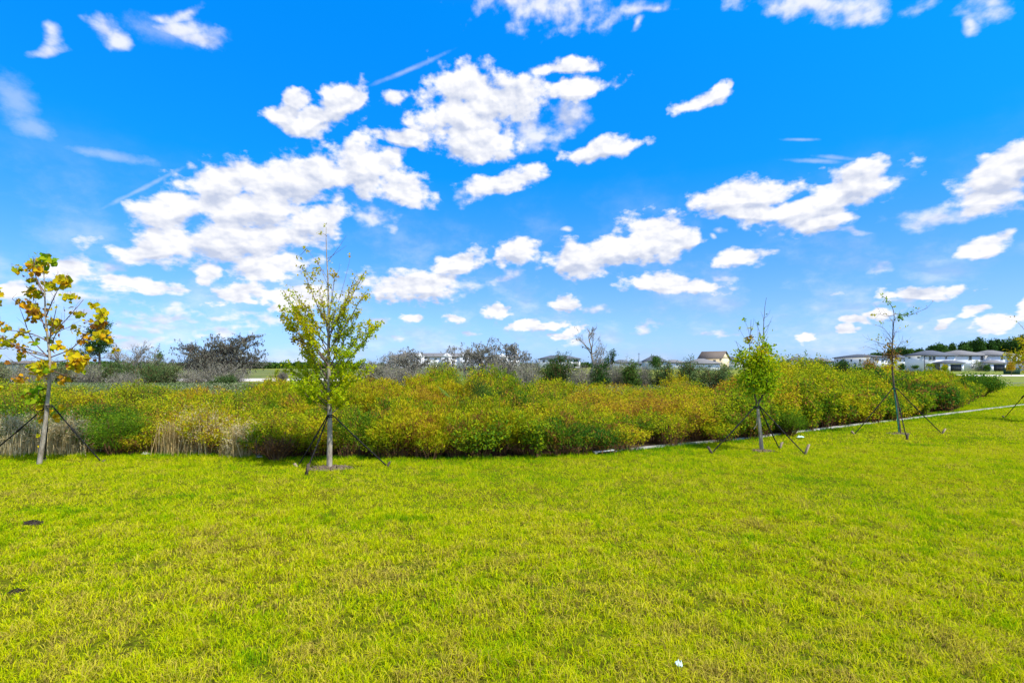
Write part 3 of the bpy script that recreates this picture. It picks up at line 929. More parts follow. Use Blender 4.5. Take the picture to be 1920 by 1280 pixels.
def palmetto():
    rng = np.random.default_rng(77)
    Y = 13.0
    root = thing('palmetto', 'green fan palmetto with spiky fronds poking from the middle of the thicket', 'palm', (X(888, Y), Y, 0))
    for f in range(20):
        az = rng.uniform(0, 2 * np.pi); el = rng.uniform(.5, 1.35)
        L_ = rng.uniform(.75, 1.15)
        d = np.array([np.cos(az) * np.cos(el), np.sin(az) * np.cos(el), np.sin(el)])
        tip = d * L_ + np.array([0, 0, .22])
        mb = MB()
        mb.tube(np.array([[0, 0, 0], tip * .55, tip]), [.008, .006, .004], 4)
        side = np.cross(d, [0, 0, 1]); side /= np.linalg.norm(side)
        for k in range(13):
            a = (k - 6) / 6 * .95 + rng.normal() * .04
            v = d * math.cos(a) + side * math.sin(a)
            v = v + np.array([0, 0, -.08])
            ln = .60 * (1 - .25 * abs(a)) * rng.uniform(.8, 1.1)
            w_ = np.cross(v, np.cross(d, side)); w_ = w_ / np.linalg.norm(w_) * .0065
            nrm = np.cross(d, side) * .006
            q = [tip, tip + v * ln * .5 + w_ + nrm, tip + v * ln - np.array([0, 0, .05]), tip + v * ln * .5 - w_ - nrm]
            mb.add(q, [(0, 1, 2, 3)])
        mb.build('frond', M['dark_leaf'], root, tint=np.full(mb.n, rng.uniform(.7, 1.0)))


palmetto()

# ------------------------------------------------------------------ trees


class Tree:
    def __init__(s, seed):
        s.rng = np.random.default_rng(seed)
        s.V = []; s.F = []; s.n = 0; s.tips = []; s.segs = []

    def add(s, P, r, k=6):
        V, Fq = tube(P, r, k)
        s.V.append(V); s.F.append(Fq + s.n); s.n += len(V)

    def limb(s, P, r0, r1, k=6, sub=10, wob=.01, leafy=True):
        P = smooth_path(P, sub)
        P[1:-1] += s.rng.normal(size=(sub - 2, 3)) * wob
        # round corners a little
        Q = P.copy(); Q[1:-1] = (P[:-2] + 2 * P[1:-1] + P[2:]) / 4
        s.add(Q, np.linspace(r0, r1, sub), k)
        if leafy:
            s.segs.append(Q)
        return Q

    def twigs(s, Q, n, ln, r, t0=.2, up=.5, leafy=True, spread=1.0, sub=5):
        rng = s.rng
        out = []
        for _ in range(n):
            t = rng.uniform(t0, 1) * (len(Q) - 1)
            i = min(int(t), len(Q) - 2); p = Q[i] + (Q[i + 1] - Q[i]) * (t - i)
            ax = Q[i + 1] - Q[i]; ax = ax / (np.linalg.norm(ax) + 1e-9)
            d = rng.normal(size=3); d -= (d @ ax) * ax; d /= np.linalg.norm(d)
            d = ax * rng.uniform(.4, 1.0) + d * spread * rng.uniform(.5, 1); d[2] += up * rng.uniform(0, 1)
            d /= np.linalg.norm(d)
            l_ = ln * rng.uniform(.5, 1.2)
            pts = np.array([p, p + d * l_ * .5 + rng.normal(size=3) * l_ * .06, p + d * l_ + np.array([0, 0, up * l_ * .2]) + rng.normal(size=3) * l_ * .08])
            out.append(s.limb(pts, r, r * .4, 4, sub, l_ * .02, leafy))
        return out

    def grow(s, p, d, ln, r, lvl, fork=3, up=.15, wob=.25, shrink=.68, k=5):
        rng = s.rng
        d = d / np.linalg.norm(d)
        pts = [p]; q = p.copy(); dd = d.copy()
        for i in range(4):
            dd = dd + rng.normal(size=3) * wob * .5 + np.array([0, 0, up * .3])
            dd /= np.linalg.norm(dd)
            q = q + dd * ln / 4
            pts.append(q.copy())
        Q = s.limb(np.array(pts), r, r * .55, k if lvl > 1 else 4, 6, ln * .01, lvl <= 1)
        if lvl == 0:
            s.tips.append(Q[-1]); return
        for f in range(fork + (rng.uniform() < .4)):
            t = rng.uniform(.35, 1) if f else 1.0
            i = min(int(t * 5), 5)
            nd = dd + rng.normal(size=3) * .75; nd[2] += up
            s.grow(Q[i].copy(), nd, ln * shrink * rng.uniform(.75, 1.2), r * .55 * rng.uniform(.75, 1), lvl - 1, fork, up, wob, shrink, k)

    def wood(s, name, mat, parent):
        o = mk(name, np.vstack(s.V), [np.vstack(s.F)], M[mat], parent, smooth=True)
        s.V = []; s.F = []; s.n = 0
        return o

    def points(s, n, jit=.03, segs=None):
        segs = segs or s.segs
        rng = s.rng
        w = np.array([np.linalg.norm(q[-1] - q[0]) for q in segs]); w /= w.sum()
        ii = rng.choice(len(segs), n, p=w)
        t = rng.uniform(.15, 1, n)
        P = np.empty((n, 3))
        for a in range(n):
            q = segs[ii[a]]; u = t[a] * (len(q) - 1); i = min(int(u), len(q) - 2)
            P[a] = q[i] + (q[i + 1] - q[i]) * (u - i)
        return P + rng.normal(size=(n, 3)) * jit


def local(pts, base, s, rng=None, dep=0.0):
    """photo pixels of one tree -> local metres in the tree's own plane, with depth"""
    out = []
    for i, p in enumerate(pts):
        y = p[2] if len(p) > 2 else 0.0
        out.append(((p[0] - base[0]) * s, y, (base[1] - p[1]) * s))
    return np.array(out, float)


def crop(k, ox, oy):
    return lambda *q: [(ox + q[i] / k, oy + q[i + 1] / k) for i in range(0, len(q), 2)]


# --- 1: plane tree with large yellow and brown leaves
def sycamore():
    B = (73.5, 869); Y = H * F / (B[1] - HZ); s = Y / F
    c = crop(2.782, 0, 440)
    t = Tree(1); rng = t.rng
    root = thing('young_plane_tree', 'leftmost staked young tree with big lobed yellow, olive and rusty leaves', 'tree', (X(B[0], Y), Y, 0), 'staked young trees on the lawn')
    tr = local(c(202, 1205, 222, 1080, 240, 950, 256, 780, 262, 640, 250, 540, 235, 400, 232, 230, 226, 160), B, s)
    t.limb(tr, .040, .006, 9, 30, .002, False)
    t.V[-1][:, 2] -= .02
    t.wood('trunk', 'bark', root)
    bl = [((258, 650), (130, 550), (30, 370), .25), ((250, 632), (100, 575), (-20, 470), -.2), ((245, 660), (180, 645), (60, 575), .1), ((250, 640), (60, 600), (-60, 540), .3),
          ((285, 605), (330, 510), (440, 480), -.25), ((255, 545), (320, 440), (385, 330), .2), ((266, 640), (400, 590), (545, 440), -.1), ((258, 670), (370, 640), (480, 640), .35),
          ((245, 520), (190, 440), (150, 370), .2), ((240, 430), (290, 350), (360, 260), -.15), ((234, 330), (190, 260), (120, 200), .1), ((232, 300), (200, 230), (200, 120), -.1),
          ((258, 700), (320, 740), (380, 755), .2), ((256, 740), (190, 720), (110, 650), -.2), ((250, 800), (190, 810), (130, 830), .15), ((255, 560), (200, 510), (100, 500), -.3), ((264, 575), (300, 470), (350, 370), -.2), ((250, 850), (215, 880), (205, 930), .1), ((240, 480), (150, 400), (20, 330), .15)]
    for a, b, e, dp in bl:
        q = local(c(*a, *b, *e), B, s); q[0, 0] = np.interp(q[0, 2], tr[:, 2], tr[:, 0]); q[1, 1] = dp * .5; q[2, 1] = dp
        Q = t.limb(q, .011, .004, 5, 9, .006)
        t.twigs(Q, 5, .22, .0032, .25, .5)
    t.wood('branches', 'twig', root)
    cl = [(205, 130, 62, .8), (165, 165, 40, .62), (125, 190, 28, .85), (215, 195, 40, .4), (125, 240, 24, .8), (185, 255, 36, .55), (165, 305, 44, .6), (150, 365, 40, .35), (185, 410, 42, .5), (215, 470, 42, .55), (150, 440, 34, .3),
          (290, 285, 36, .75), (350, 255, 46, .62), (380, 335, 36, .8), (415, 365, 34, .7), (370, 420, 34, .6), (485, 410, 40, .62), (440, 465, 38, .35), (545, 440, 14, .9), (512, 465, 18, .3), (275, 455, 36, .45), (315, 480, 28, .6), (270, 415, 25, .2),
          (87, 475, 22, .3), (100, 517, 22, .5), (15, 310, 34, .6), (40, 345, 20, .3), (20, 420, 28, .35), (5, 370, 18, .8), (15, 535, 34, .6), (55, 570, 28, .6), (0, 490, 14, .9), (200, 545, 22, .7), (400, 545, 32, .25), (400, 590, 34, .6),
          (340, 630, 48, .55), (505, 535, 52, .58), (470, 655, 50, .42), (75, 655, 42, .62), (60, 640, 25, .8), (175, 700, 52, .66), (260, 695, 50, .64), (410, 690, 52, .55), (375, 690, 28, .1), (372, 765, 32, .4), (165, 755, 34, .38), (250, 750, 30, .5),
          (125, 835, 32, .33), (125, 790, 28, .8), (215, 840, 55, .92), (195, 870, 40, .8), (205, 925, 40, .5), (215, 965, 30, .45), (265, 960, 20, .5), (180, 1060, 16, .85), (200, 1112, 12, .7), (330, 905, 22, .45), (180, 610, 18, .1), (350, 515, 16, .6), (290, 512, 12, .7), (385, 470, 16, .2), (265, 575, 16, .7), (262, 605, 18, .15), (-40, 400, 60, .5), (-50, 560, 60, .6), (500, 600, 22, .5), (440, 610, 26, .6), (330, 560, 14, .5)]
    P = []; T = []; S = []; FA = []
    for (cx, cy, r, tt) in cl:
        tt = tt if r > 50 else min(tt, .68)
        ctr = local(c(cx, cy), B, s)[0]
        n = int(3 + (r / 9.3) ** 2)
        dep = rng.normal() * .22
        off = rng.normal(size=(n, 3)); off /= np.linalg.norm(off, axis=1)[:, None]; off *= rng.uniform(.1, 1, n)[:, None] ** .6
        p = ctr + np.array([-.04, 0, .03]) + off * (r / 2.782 * s) * np.array([.80, 1.0, .74]); p[:, 1] += dep
        P.append(p); T.append(tt + rng.normal(size=n) * .13); S.append(rng.uniform(.045, .10, n) * (1.12 if r > 36 else .9))
    # single leaves strung along the branches
    ex = t.points(90, .05); P.append(ex); T.append(rng.uniform(.1, .8, 90)); S.append(rng.uniform(.035, .075, 90))
    P = np.vstack(P); T = np.concatenate(T); S = np.concatenate(S); n = len(P)
    # leaves hang and stream to the right in the breeze
    A = rng.normal(size=(n, 3)) * 1.0 + np.array([.35, -.1, -.45]); A /= np.linalg.norm(A, axis=1)[:, None]
    C = rng.normal(size=(n, 3)) + np.array([.3, -.8, .7]); C -= (C * A).sum(1)[:, None] * A; C /= np.linalg.norm(C, axis=1)[:, None]
    V, Fc = scatter(LOBED[0], LOBED[1], P, S, (A, np.cross(C, A), C))
    mk('crown', V, [Fc], M['syc'], root, tint=np.clip(np.repeat(T, len(LOBED[0])), 0.02, .98))
    # petioles
    pv, pf = stalks(P - A * 0.0, P - A * S[:, None] * .25 + np.array([0, 0, .02]), P - A * S[:, None] * .5 + np.array([0, 0, .05]), .0018 * np.ones(n), .0012 * np.ones(n))
    mk('leaf_stalks', pv, [pf], M['twig'], root)
    return B, Y, s


SY = sycamore()


# --- 2: maple with a full upswept crown
def maple():
    B = (618, 877); Y = H * F / (B[1] - HZ); s = Y / F
    c = crop(2.6125, 460, 420)
    t = Tree(2); rng = t.rng
    root = thing('young_maple', 'second staked tree from the left with dense upswept yellow-green crown', 'tree', (X(B[0], Y), Y, 0), 'staked young trees on the lawn')
    tr = local(c(412, 1195, 414, 1010, 413, 850, 408, 650, 408, 480, 407, 330, 402, 200, 395, 100, 396, 10), B, s)
    t.limb(local(c(412, 1195, 414, 1010, 413, 850, 408, 650, 408, 480, 407, 330, 402, 200, 395, 100, 396, 10), B, s), .047, .003, 9, 40, .0015, False)
    t.V[-1][:, 2] -= .02
    t.wood('trunk', 'bark', root)
    tips = [(145, 395, 720), (172, 340, 640), (205, 330, 600), (270, 330, 560), (320, 290, 520), (345, 240, 500), (235, 560, 800), (215, 505, 760), (250, 640, 840), (215, 690, 850),
            (600, 355, 620), (565, 270, 560), (600, 245, 540), (440, 240, 470), (430, 330, 520), (660, 505, 760), (560, 520, 720), (500, 430, 640), (520, 620, 800), (565, 680, 830), (480, 740, 860), (330, 760, 880), (360, 880, 930),
            (290, 430, 700), (330, 400, 640), (470, 380, 600), (250, 440, 680), (540, 440, 700), (300, 560, 780), (340, 500, 700), (470, 520, 740), (380, 360, 560), (620, 500, 770), (230, 740, 900), (270, 760, 910), (290, 820, 920), (560, 750, 900), (520, 800, 920), (240, 690, 860), (590, 690, 850), (350, 800, 900), (470, 860, 930), (450, 640, 820), (360, 640, 820), (400, 800, 900), (450, 780, 880), (300, 700, 860)]
    leafsegs = []
    for (tx, ty, sy) in tips:
        a = (410, sy); e = (tx, ty); mid = (410 + (tx - 410) * .42, sy + (ty - sy) * .36)
        q = local(c(*a, *mid, *e), B, s)
        dp = rng.uniform(-.62, .62) * (1.2 - abs(tx - 410) / 300)
        q[0, 0] = np.interp(q[0, 2], tr[:, 2], tr[:, 0]); q[1, 1] = dp * .55; q[2, 1] = dp
        Q = t.limb(q, .010, .003, 5, 10, .006)
        leafsegs.append(Q[3:])
        tw = t.twigs(Q, 12, .20, .0024, .25, .35)
        leafsegs += tw
    for (ax, ay, bx, by) in [(400, 190, 495, 55), (402, 170, 495, 105), (455, 385, 516, 150), (400, 260, 300, 120), (404, 300, 350, 175), (400, 60, 368, 40), (300, 120, 260, 160), (330, 240, 262, 230), (470, 400, 585, 270)]:
        t.limb(local(c(ax, ay, (ax + bx) / 2 + 4, (ay + by) / 2, bx, by), B, s), .004, .0015, 4, 6, .004, False)
    t.wood('branches', 'twig', root)
    P = t.points(19000, .019, leafsegs)
    zz = P[:, 2]
    # thins out towards the top, as in the photograph
    keep = rng.uniform(size=len(P)) < np.clip((3.05 - zz) * 1.6, .12, 1)
    P = P[keep]
    ex = []
    for (cx, cy, r, k) in [(300, 130, 16, 16), (285, 120, 8, 8), (260, 165, 12, 14), (262, 230, 14, 10), (350, 180, 14, 30), (368, 45, 12, 16), (395, 8, 6, 4), (508, 155, 5, 7), (595, 240, 8, 6), (575, 268, 14, 22), (350, 230, 20, 60), (430, 250, 18, 45), (330, 260, 20, 50), (420, 185, 6, 4), (285, 210, 5, 3), (590, 358, 18, 60), (510, 320, 16, 30), (545, 300, 12, 15), (220, 505, 24, 170), (240, 565, 16, 60), (650, 505, 16, 40), (600, 490, 22, 60), (310, 300, 14, 30)]:
        ctr = local(c(cx, cy), B, s)[0]
        ex.append(ctr + rng.normal(size=(k, 3)) * (r / 2.6125 * s) * np.array([.6, .8, .6]))
    P = np.vstack([P] + ex); n = len(P)
    tint = .65 + (fbm(P[:, 0] + 9, P[:, 2], 2.5, 2, 4) - .5) * .35 + rng.normal(size=n) * .10
    tint -= np.clip((P[:, 2] - 2.1) * .16, 0, .25)
    tint += np.clip((1.5 - P[:, 2]) * .08, 0, .1)
    red = np.exp(-((P[:, 0] + 1.5 * .39) ** 2 + (P[:, 2] - 2.1) ** 2) / .01)
    tint -= .4 * red
    V, Fc = scatter([(0, 0, 0), (.3, .38, .05), (1, 0, -.1), (.3, -.38, .05)], DIAMOND[1], P, rng.uniform(.026, .048, n), rand_rot(n, rng, .6))
    mk('crown', V, [Fc], M['maple'], root, tint=np.clip(np.repeat(tint, 4), .02, .98))
    return B, Y, s


MA = maple()


# --- 3: forked young tree, green below and nearly bare above
def forked():
    B = (1427.5, 845); Y = H * F / (B[1] - HZ); s = Y / F
    c = crop(3.879, 1300, 550)
    t = Tree(3); rng = t.rng
    root = thing('young_elm', 'third staked tree, forked, with green lower crown and bare twiggy top', 'tree', (X(B[0], Y), Y, 0), 'staked young trees on the lawn')
    t.limb(local(c(497, 1150, 490, 1040, 482, 960, 474, 880, 466, 810), B, s), .040, .028, 8, 14, .002, False)
    t.V[-1][:, 2] -= .02
    t.limb(local(c(440, 985, 462, 960, 462, 930, 455, 905), B, s), .008, .004, 5, 8, .002, False)
    t.wood('trunk', 'bark', root)
    L_ = [t.limb(local(c(466, 812, 448, 740, 425, 600, 408, 430, 415, 300, 420, 190), B, s), .016, .003, 6, 20, .004),
          t.limb(local(c(468, 812, 500, 750, 535, 690, 520, 520, 505, 400, 512, 250, 518, 100, 532, 30), B, s), .018, .003, 6, 24, .004),
          t.limb(local(c(478, 780, 520, 700, 545, 600, 560, 420), B, s), .010, .003, 5, 12, .004),
          t.limb(local(c(450, 740, 400, 650, 370, 560, 345, 430, 310, 345), B, s), .010, .003, 5, 12, .004),
          t.limb(local(c(440, 690, 455, 600, 460, 480, 470, 330, 470, 210), B, s), .009, .002, 5, 12, .004)]
    for i, q in enumerate(L_):
        q[:, 1] += np.linspace(0, rng.uniform(-.3, .3), len(q))
    low = [];
    for q in L_:
        low += t.twigs(q[:len(q) * 2 // 3], 22, .34, .003, .12, .3)
    for (ax, ay, bx, by) in [(512, 300, 578, 165), (514, 220, 490, 130), (510, 340, 445, 190), (415, 330, 370, 190), (410, 380, 325, 245), (400, 430, 300, 345), (516, 180, 560, 120), (518, 250, 570, 200), (420, 280, 440, 180), (505, 420, 585, 365), (508, 360, 540, 320), (500, 400, 440, 330)]:
        t.limb(local(c(ax, ay, (ax + bx) / 2 + 5, (ay + by) / 2 + 8, bx, by), B, s), .004, .0015, 4, 6, .008, False)
    t.wood('branches', 'bark_dark', root)
    P = t.points(1700, .045, low)
    ex = [P]
    tn = [rng.uniform(.52, .95, len(P))]
    for (cx, cy, r, k, tt) in [(480, 600, 150, 480, .84), (400, 640, 95, 200, .92), (550, 630, 85, 200, .80), (470, 710, 100, 230, .80), (430, 530, 100, 220, .78), (495, 440, 60, 300, .42), (470, 480, 80, 420, .66), (360, 470, 60, 120, .6), (560, 500, 60, 200, .6), (550, 400, 28, 90, .8), (525, 370, 20, 40, .8), (350, 440, 40, 80, .78), (410, 330, 24, 60, .25), (370, 190, 6, 9, .9), (470, 215, 8, 12, .95), (330, 255, 8, 6, .7), (430, 250, 8, 6, .6), (400, 255, 6, 4, .5), (532, 155, 5, 3, .9), (385, 350, 20, 25, .6), (585, 362, 5, 3, .6), (500, 320, 20, 22, .7), (540, 690, 40, 200, .8)]:
        ctr = local(c(cx, cy), B, s)[0]
        ex.append(ctr + rng.normal(size=(k, 3)) * (r / 3.879 * s) * np.array([.55, .6, .55])); tn.append(np.full(k, tt))
    P = np.vstack(ex); T = np.concatenate(tn) + rng.normal(size=len(P)) * .07; n = len(P)
    V, Fc = scatter(DIAMOND[0], DIAMOND[1], P, rng.uniform(.038, .075, n), rand_rot(n, rng, .6))
    mk('crown', V, [Fc], M['maple'], root, tint=np.clip(np.repeat(T, 4), .02, .98))
    return B, Y, s


FO = forked()


# --- 4: sparse sapling
def sparse():
    B = (1687.5, 813); Y = H * F / (B[1] - HZ); s = Y / F
    c = crop(4.267, 1560, 540)
    t = Tree(4); rng = t.rng
    root = thing('sapling', 'nearly leafless staked sapling with a brown tuft and a few green top leaves', 'tree', (X(B[0], Y), Y, 0), 'staked young trees on the lawn')
    t.limb(local(c(545, 1165, 520, 960, 498, 800, 484, 680, 480, 500, 490, 330, 500, 200, 485, 140, 440, 90, 398, 48), B, s), .034, .003, 8, 34, .003, False)
    t.V[-1][:, 2] -= .02
    t.wood('trunk', 'bark_dark', root)
    br = [((500, 205), (560, 235), (680, 165)), ((498, 215), (420, 235), (310, 212)), ((490, 330), (440, 250), (385, 275)), ((485, 420), (450, 340), (430, 310)), ((482, 470), (420, 440), (340, 400)), ((482, 480), (560, 470), (650, 450)), ((482, 440), (520, 380), (540, 310)),
          ((484, 500), (400, 480), (350, 420)), ((484, 510), (540, 460), (590, 420)), ((484, 560), (430, 500), (370, 455)), ((484, 450), (450, 400), (410, 395)), ((486, 400), (520, 350), (535, 345)), ((500, 740), (530, 720), (555, 690)), ((484, 600), (455, 500), (440, 440)), ((486, 620), (520, 530), (550, 480))]
    for a, b, e in br:
        q = local(c(*a, *b, *e), B, s); dp = rng.uniform(-.5, .5); q[1, 1] = dp * .5; q[2, 1] = dp
        Q = t.limb(q, .008, .002, 5, 8, .006)
        t.twigs(Q, 7, .26, .0022, .2, .3)
    t.wood('branches', 'bark_dark', root)
    mb = MB(); mb.tube(local(c(532, 1168, 510, 960, 490, 800), B, s) + np.array([-.03, -.06, 0]), .012, 7)
    mb.build('support_pole', M['rope'], root, smooth=True)
    P = [t.points(40, .03)]; T = [np.full(40, .3)]
    for (cx, cy, r, k, tt) in [(545, 240, 22, 60, .93), (535, 215, 16, 26, .93), (600, 212, 14, 24, .92), (640, 190, 14, 14, .9), (672, 165, 6, 5, .8), (430, 90, 14, 16, .8), (455, 120, 12, 16, .85), (400, 55, 8, 6, .8), (490, 150, 8, 8, .7), (340, 215, 20, 16, .5), (310, 215, 6, 5, .4), (395, 275, 10, 10, .7), (590, 305, 8, 4, .7), (480, 545, 50, 150, .03), (500, 590, 34, 90, .5), (445, 540, 34, 50, .06), (450, 470, 30, 60, .2), (380, 400, 20, 14, .5), (320, 410, 6, 4, .6), (440, 620, 40, 60, .5)]:
        ctr = local(c(cx, cy), B, s)[0]
        P.append(ctr + rng.normal(size=(k, 3)) * (r / 4.267 * s) * np.array([.6, .6, .6])); T.append(np.full(k, tt))
    P = np.vstack(P); T = np.concatenate(T) + rng.normal(size=len(P)) * .07; n = len(P)
    V, Fc = scatter(DIAMOND[0], DIAMOND[1], P, rng.uniform(.035, .07, n), rand_rot(n, rng, .6))
    mk('crown', V, [Fc], M['maple'], root, tint=np.clip(np.repeat(T, 4), .02, .98))
    return B, Y, s


SP = sparse()


# --- 5: tree just past the right edge, leaves reaching into view
def edge_tree():
    B = (1950, 790); Y = H * F / (B[1] - HZ); s = Y / F
    t = Tree(5); rng = t.rng
    root = thing('young_maple', 'yellow and orange staked tree half cut off at the right edge of the photo', 'tree', (X(B[0], Y), Y, 0), 'staked young trees on the lawn')
    t.limb(local([(1950, 790), (1948, 720), (1946, 650), (1944, 585)], B, s), .045, .004, 8, 20, .003, False)
    t.V[-1][:, 2] -= .02
    t.wood('trunk', 'bark', root)
    segs = []
    for k in range(24):
        z0 = rng.uniform(.28, .85); az = rng.uniform(0, 2 * np.pi)
        p0 = np.array([0, 0, z0 * 3.3]); r = .85 * (1 - abs(z0 - .5) * .9)
        p2 = p0 + np.array([np.cos(az) * r, np.sin(az) * r, rng.uniform(.3, .8)])
        Q = t.limb(np.array([p0, (p0 + p2) / 2 + [0, 0, -.05], p2]), .01, .003, 5, 8, .01)
        segs += [Q[2:]] + t.twigs(Q, 6, .25, .0025, .3, .3)
    t.wood('branches', 'twig', root)
    P = t.points(3200, .05, segs)
    P = P[(P[:, 2] < 2.6) | (rng.uniform(size=len(P)) < .12)]; n = len(P)
    T = .42 + rng.normal(size=n) * .14
    V, Fc = scatter(DIAMOND[0], DIAMOND[1], P, rng.uniform(.05, .085, n), rand_rot(n, rng, .6))
    mk('crown', V, [Fc], M['maple'], root, tint=np.clip(np.repeat(T, 4), .02, .98))
    return B, Y, s


ED = edge_tree()

# ------------------------------------------------------------------ braces round each staked tree


def brace(label, tree_base, collar, feet, stakes, seed=0):
    """collar = photo px on the trunk; feet = ground px; stakes = (foot index, lean x, height, tone)"""
    Y = H * F / (tree_base[1] - HZ)
    g = gp(*tree_base)
    root = thing('tree_brace', label, 'tree brace', tuple(g), 'strap braces holding the young trees')
    c = np.array([X(collar[0], Y), Y, Z(collar[1], Y)]) - g
    mb = MB()
    ang = np.linspace(0, 2 * np.pi, 15)
    mb.tube(np.stack([c[0] + np.cos(ang) * .040, c[1] + np.sin(ang) * .040, c[2] + 0 * ang], 1), .011, 6, False)
    mb.tube(np.stack([c[0] + np.cos(ang) * .042, c[1] + np.sin(ang) * .042, c[2] - .03 + 0 * ang], 1), .009, 6, False)
    mb.build('collar', M['strap'], root, smooth=True)
    for i, f in enumerate(feet):
        p = gp(*f) - g
        d = p[:2] - c[:2]; d = d / (np.linalg.norm(d) + 1e-9)
        a = c + np.array([d[0] * .045, d[1] * .045, 0])
        e = p + np.array([0, 0, .03])
        mb = MB()
        mid = (a + e) / 2 + np.array([0, 0, -.012])
        P = smooth_path(np.array([a, mid, e]), 8)
        mb.tube(P, .0115, 5)
        # buckle
        b_ = P[3]; mb.tube(np.array([b_ + (P[4] - b_) * -.15, b_ + (P[4] - b_) * .35]), .019, 6)
        mb.build('strap', M['strap'], root, smooth=True)
    for (i, lean, hgt, m_) in stakes:
        p = gp(*feet[i]) - g
        d = p[:2] - c[:2]; d = d / (np.linalg.norm(d) + 1e-9)
        top = p + np.array([d[0] * .06 + lean, d[1] * .06, hgt])
        mb = MB()
        ax = (top - (p - [0, 0, .05]))
        w_ = .019
        bot = p + np.array([0, 0, -.05])
        V = []
        for q in (bot, top):
            for (sx, sy) in ((-1, -1), (1, -1), (1, 1), (-1, 1)):
                V.append(q + np.array([sx * w_, sy * w_, .006 * sx if q is top else 0]))
        mb.add(V, [(0, 1, 5, 4), (1, 2, 6, 5), (2, 3, 7, 6), (3, 0, 4, 7), (4, 5, 6, 7), (3, 2, 1, 0)])
        mb.build('stake', M[m_], root)


brace('black strap brace on the leftmost tree, one strap leaving the photo', (73.5, 869), (92, 760), [(-28, 861), (84, 863), (188, 866)], [(0, -.03, .12, 'stake_wood'), (1, .0, .05, 'bark_dark'), (2, .0, .04, 'bark_dark')])
brace('black strap brace on the second tree with a dark stake leaning in front', (618, 877), (619, 778), [(560, 875), (573, 891), (724, 875)], [(0, -.02, .06, 'stake_wood'), (1, .09, .20, 'bark_dark'), (2, .0, .09, 'bark_dark')])
brace('black strap brace on the forked tree with two cut wooden stakes at right', (1427.5, 845), (1420, 761), [(1337, 849), (1460, 841), (1507, 852)], [(0, -.05, .13, 'bark_dark'), (1, .03, .13, 'stake_wood'), (2, .03, .20, 'stake_wood')])
brace('black strap brace on the nearly leafless sapling', (1687.5, 813), (1677, 727), [(1604, 814), (1700, 824), (1764, 813)], [(0, -.04, .08, 'stake_wood'), (1, .0, .13, 'bark_dark'), (2, .05, .13, 'stake_wood')])
brace('black strap brace slanting in from the right edge of the photo', (1950, 790), (1947, 712), [(1885, 783), (1966, 797), (2030, 783)], [(0, -.04, .06, 'bark_dark'), (1, .0, .1, 'stake_wood'), (2, .04, .1, 'stake_wood')])


# ------------------------------------------------------------------ small things on the lawn
def chips(name, label, px, py, rx, ry, n, mat, seed, size=.03, cat='mulch'):
    rng = np.random.default_rng(seed)
    g = gp(px, py)
    mb = MB()
    # low mound
    k = 18; a = np.arange(k) / k * 2 * np.pi
    rr = 1 + rng.normal(size=k) * .10
    V = np.concatenate([np.stack([np.cos(a) * rx * rr, np.sin(a) * ry * rr, -.01 + 0 * a], 1), np.stack([np.cos(a) * rx * .6 * rr, np.sin(a) * ry * .6 * rr, .022 + 0 * a], 1), [[0, 0, .03]]])
    mb.add(V, [(i, (i + 1) % k, k + (i + 1) % k, k + i) for i in range(k)], [(k + i, k + (i + 1) % k, 2 * k) for i in range(k)])
    for i in range(n):
        r = math.sqrt(rng.uniform()) ; t = rng.uniform(0, 6.28)
        c = np.array([math.cos(t) * r * rx * 1.15, math.sin(t) * r * ry * 1.15, .03 * (1 - r) + .012])
        u = rng.normal(size=3) * np.array([1, 1, .35]); u = u / np.linalg.norm(u) * size * rng.uniform(.5, 1.5)
        v = np.cross(u, [0, 0, 1.0]); v = v / (np.linalg.norm(v) + 1e-9) * size * .28
        w_ = np.array([0, 0, .006])
        V = [c - u - v, c + u - v, c + u + v, c - u + v, c - u * .8 - v + w_, c + u * .8 - v + w_, c + u + v + w_, c - u + v + w_]
        mb.add(V, [(0, 1, 5, 4), (1, 2, 6, 5), (2, 3, 7, 6), (3, 0, 4, 7), (4, 5, 6, 7)])
    o = mb.build(name, M[mat], None, loc=tuple(g))
    return tag(o, label, cat)


chips('mulch_ring', 'ring of brown mulch chips at the foot of the second tree', 617, 878.5, .34, .20, 120, 'mulch', 1)
chips('mulch_ring', 'small dark mulch ring at the foot of the forked third tree', 1430, 846, .19, .16, 60, 'mulch', 2)
chips('mulch_ring', 'dark mulch patch at the foot of the leafless sapling', 1686, 814, .24, .2, 60, 'mulch', 3)
chips('soil_mound', 'small heap of black soil near the bottom left corner of the lawn', 30, 1113, .042, .040, 40, 'soil', 4, .007, 'soil')
chips('soil_mound', 'flat bare soil patch higher up the lawn below the leftmost tree', 62, 982, .11, .045, 40, 'soil', 5, .011, 'soil')


def crumpled(name, label, px, py, sx, sy, sz, mat, seed, cat, z=.03):
    rng = np.random.default_rng(seed)
    n = 9
    u, v = np.meshgrid(np.linspace(-1, 1, n), np.linspace(-1, 1, n))
    zz = np.abs(rng.normal(size=(n, n))) * sz * .5 * np.clip(1.2 - u ** 2 - v ** 2, .1, 1)
    xx = u * sx * (1 - .25 * v ** 2) + rng.normal(size=(n, n)) * sx * .06
    yy = v * sy * (1 - .25 * u ** 2) + rng.normal(size=(n, n)) * sy * .06
    T = np.stack([xx, yy, zz + z], -1).reshape(-1, 3)
    Bt = T - np.array([0, 0, .004])
    i, j = np.meshgrid(np.arange(n - 1), np.arange(n - 1)); a = (j * n + i).ravel()
    Ft = np.stack([a, a + 1, a + 1 + n, a + n], 1)
    o = mk(name, np.vstack([T, Bt]), [np.vstack([Ft, Ft[:, ::-1] + n * n])], M[mat], loc=tuple(gp(px, py)))
    return tag(o, label, cat)


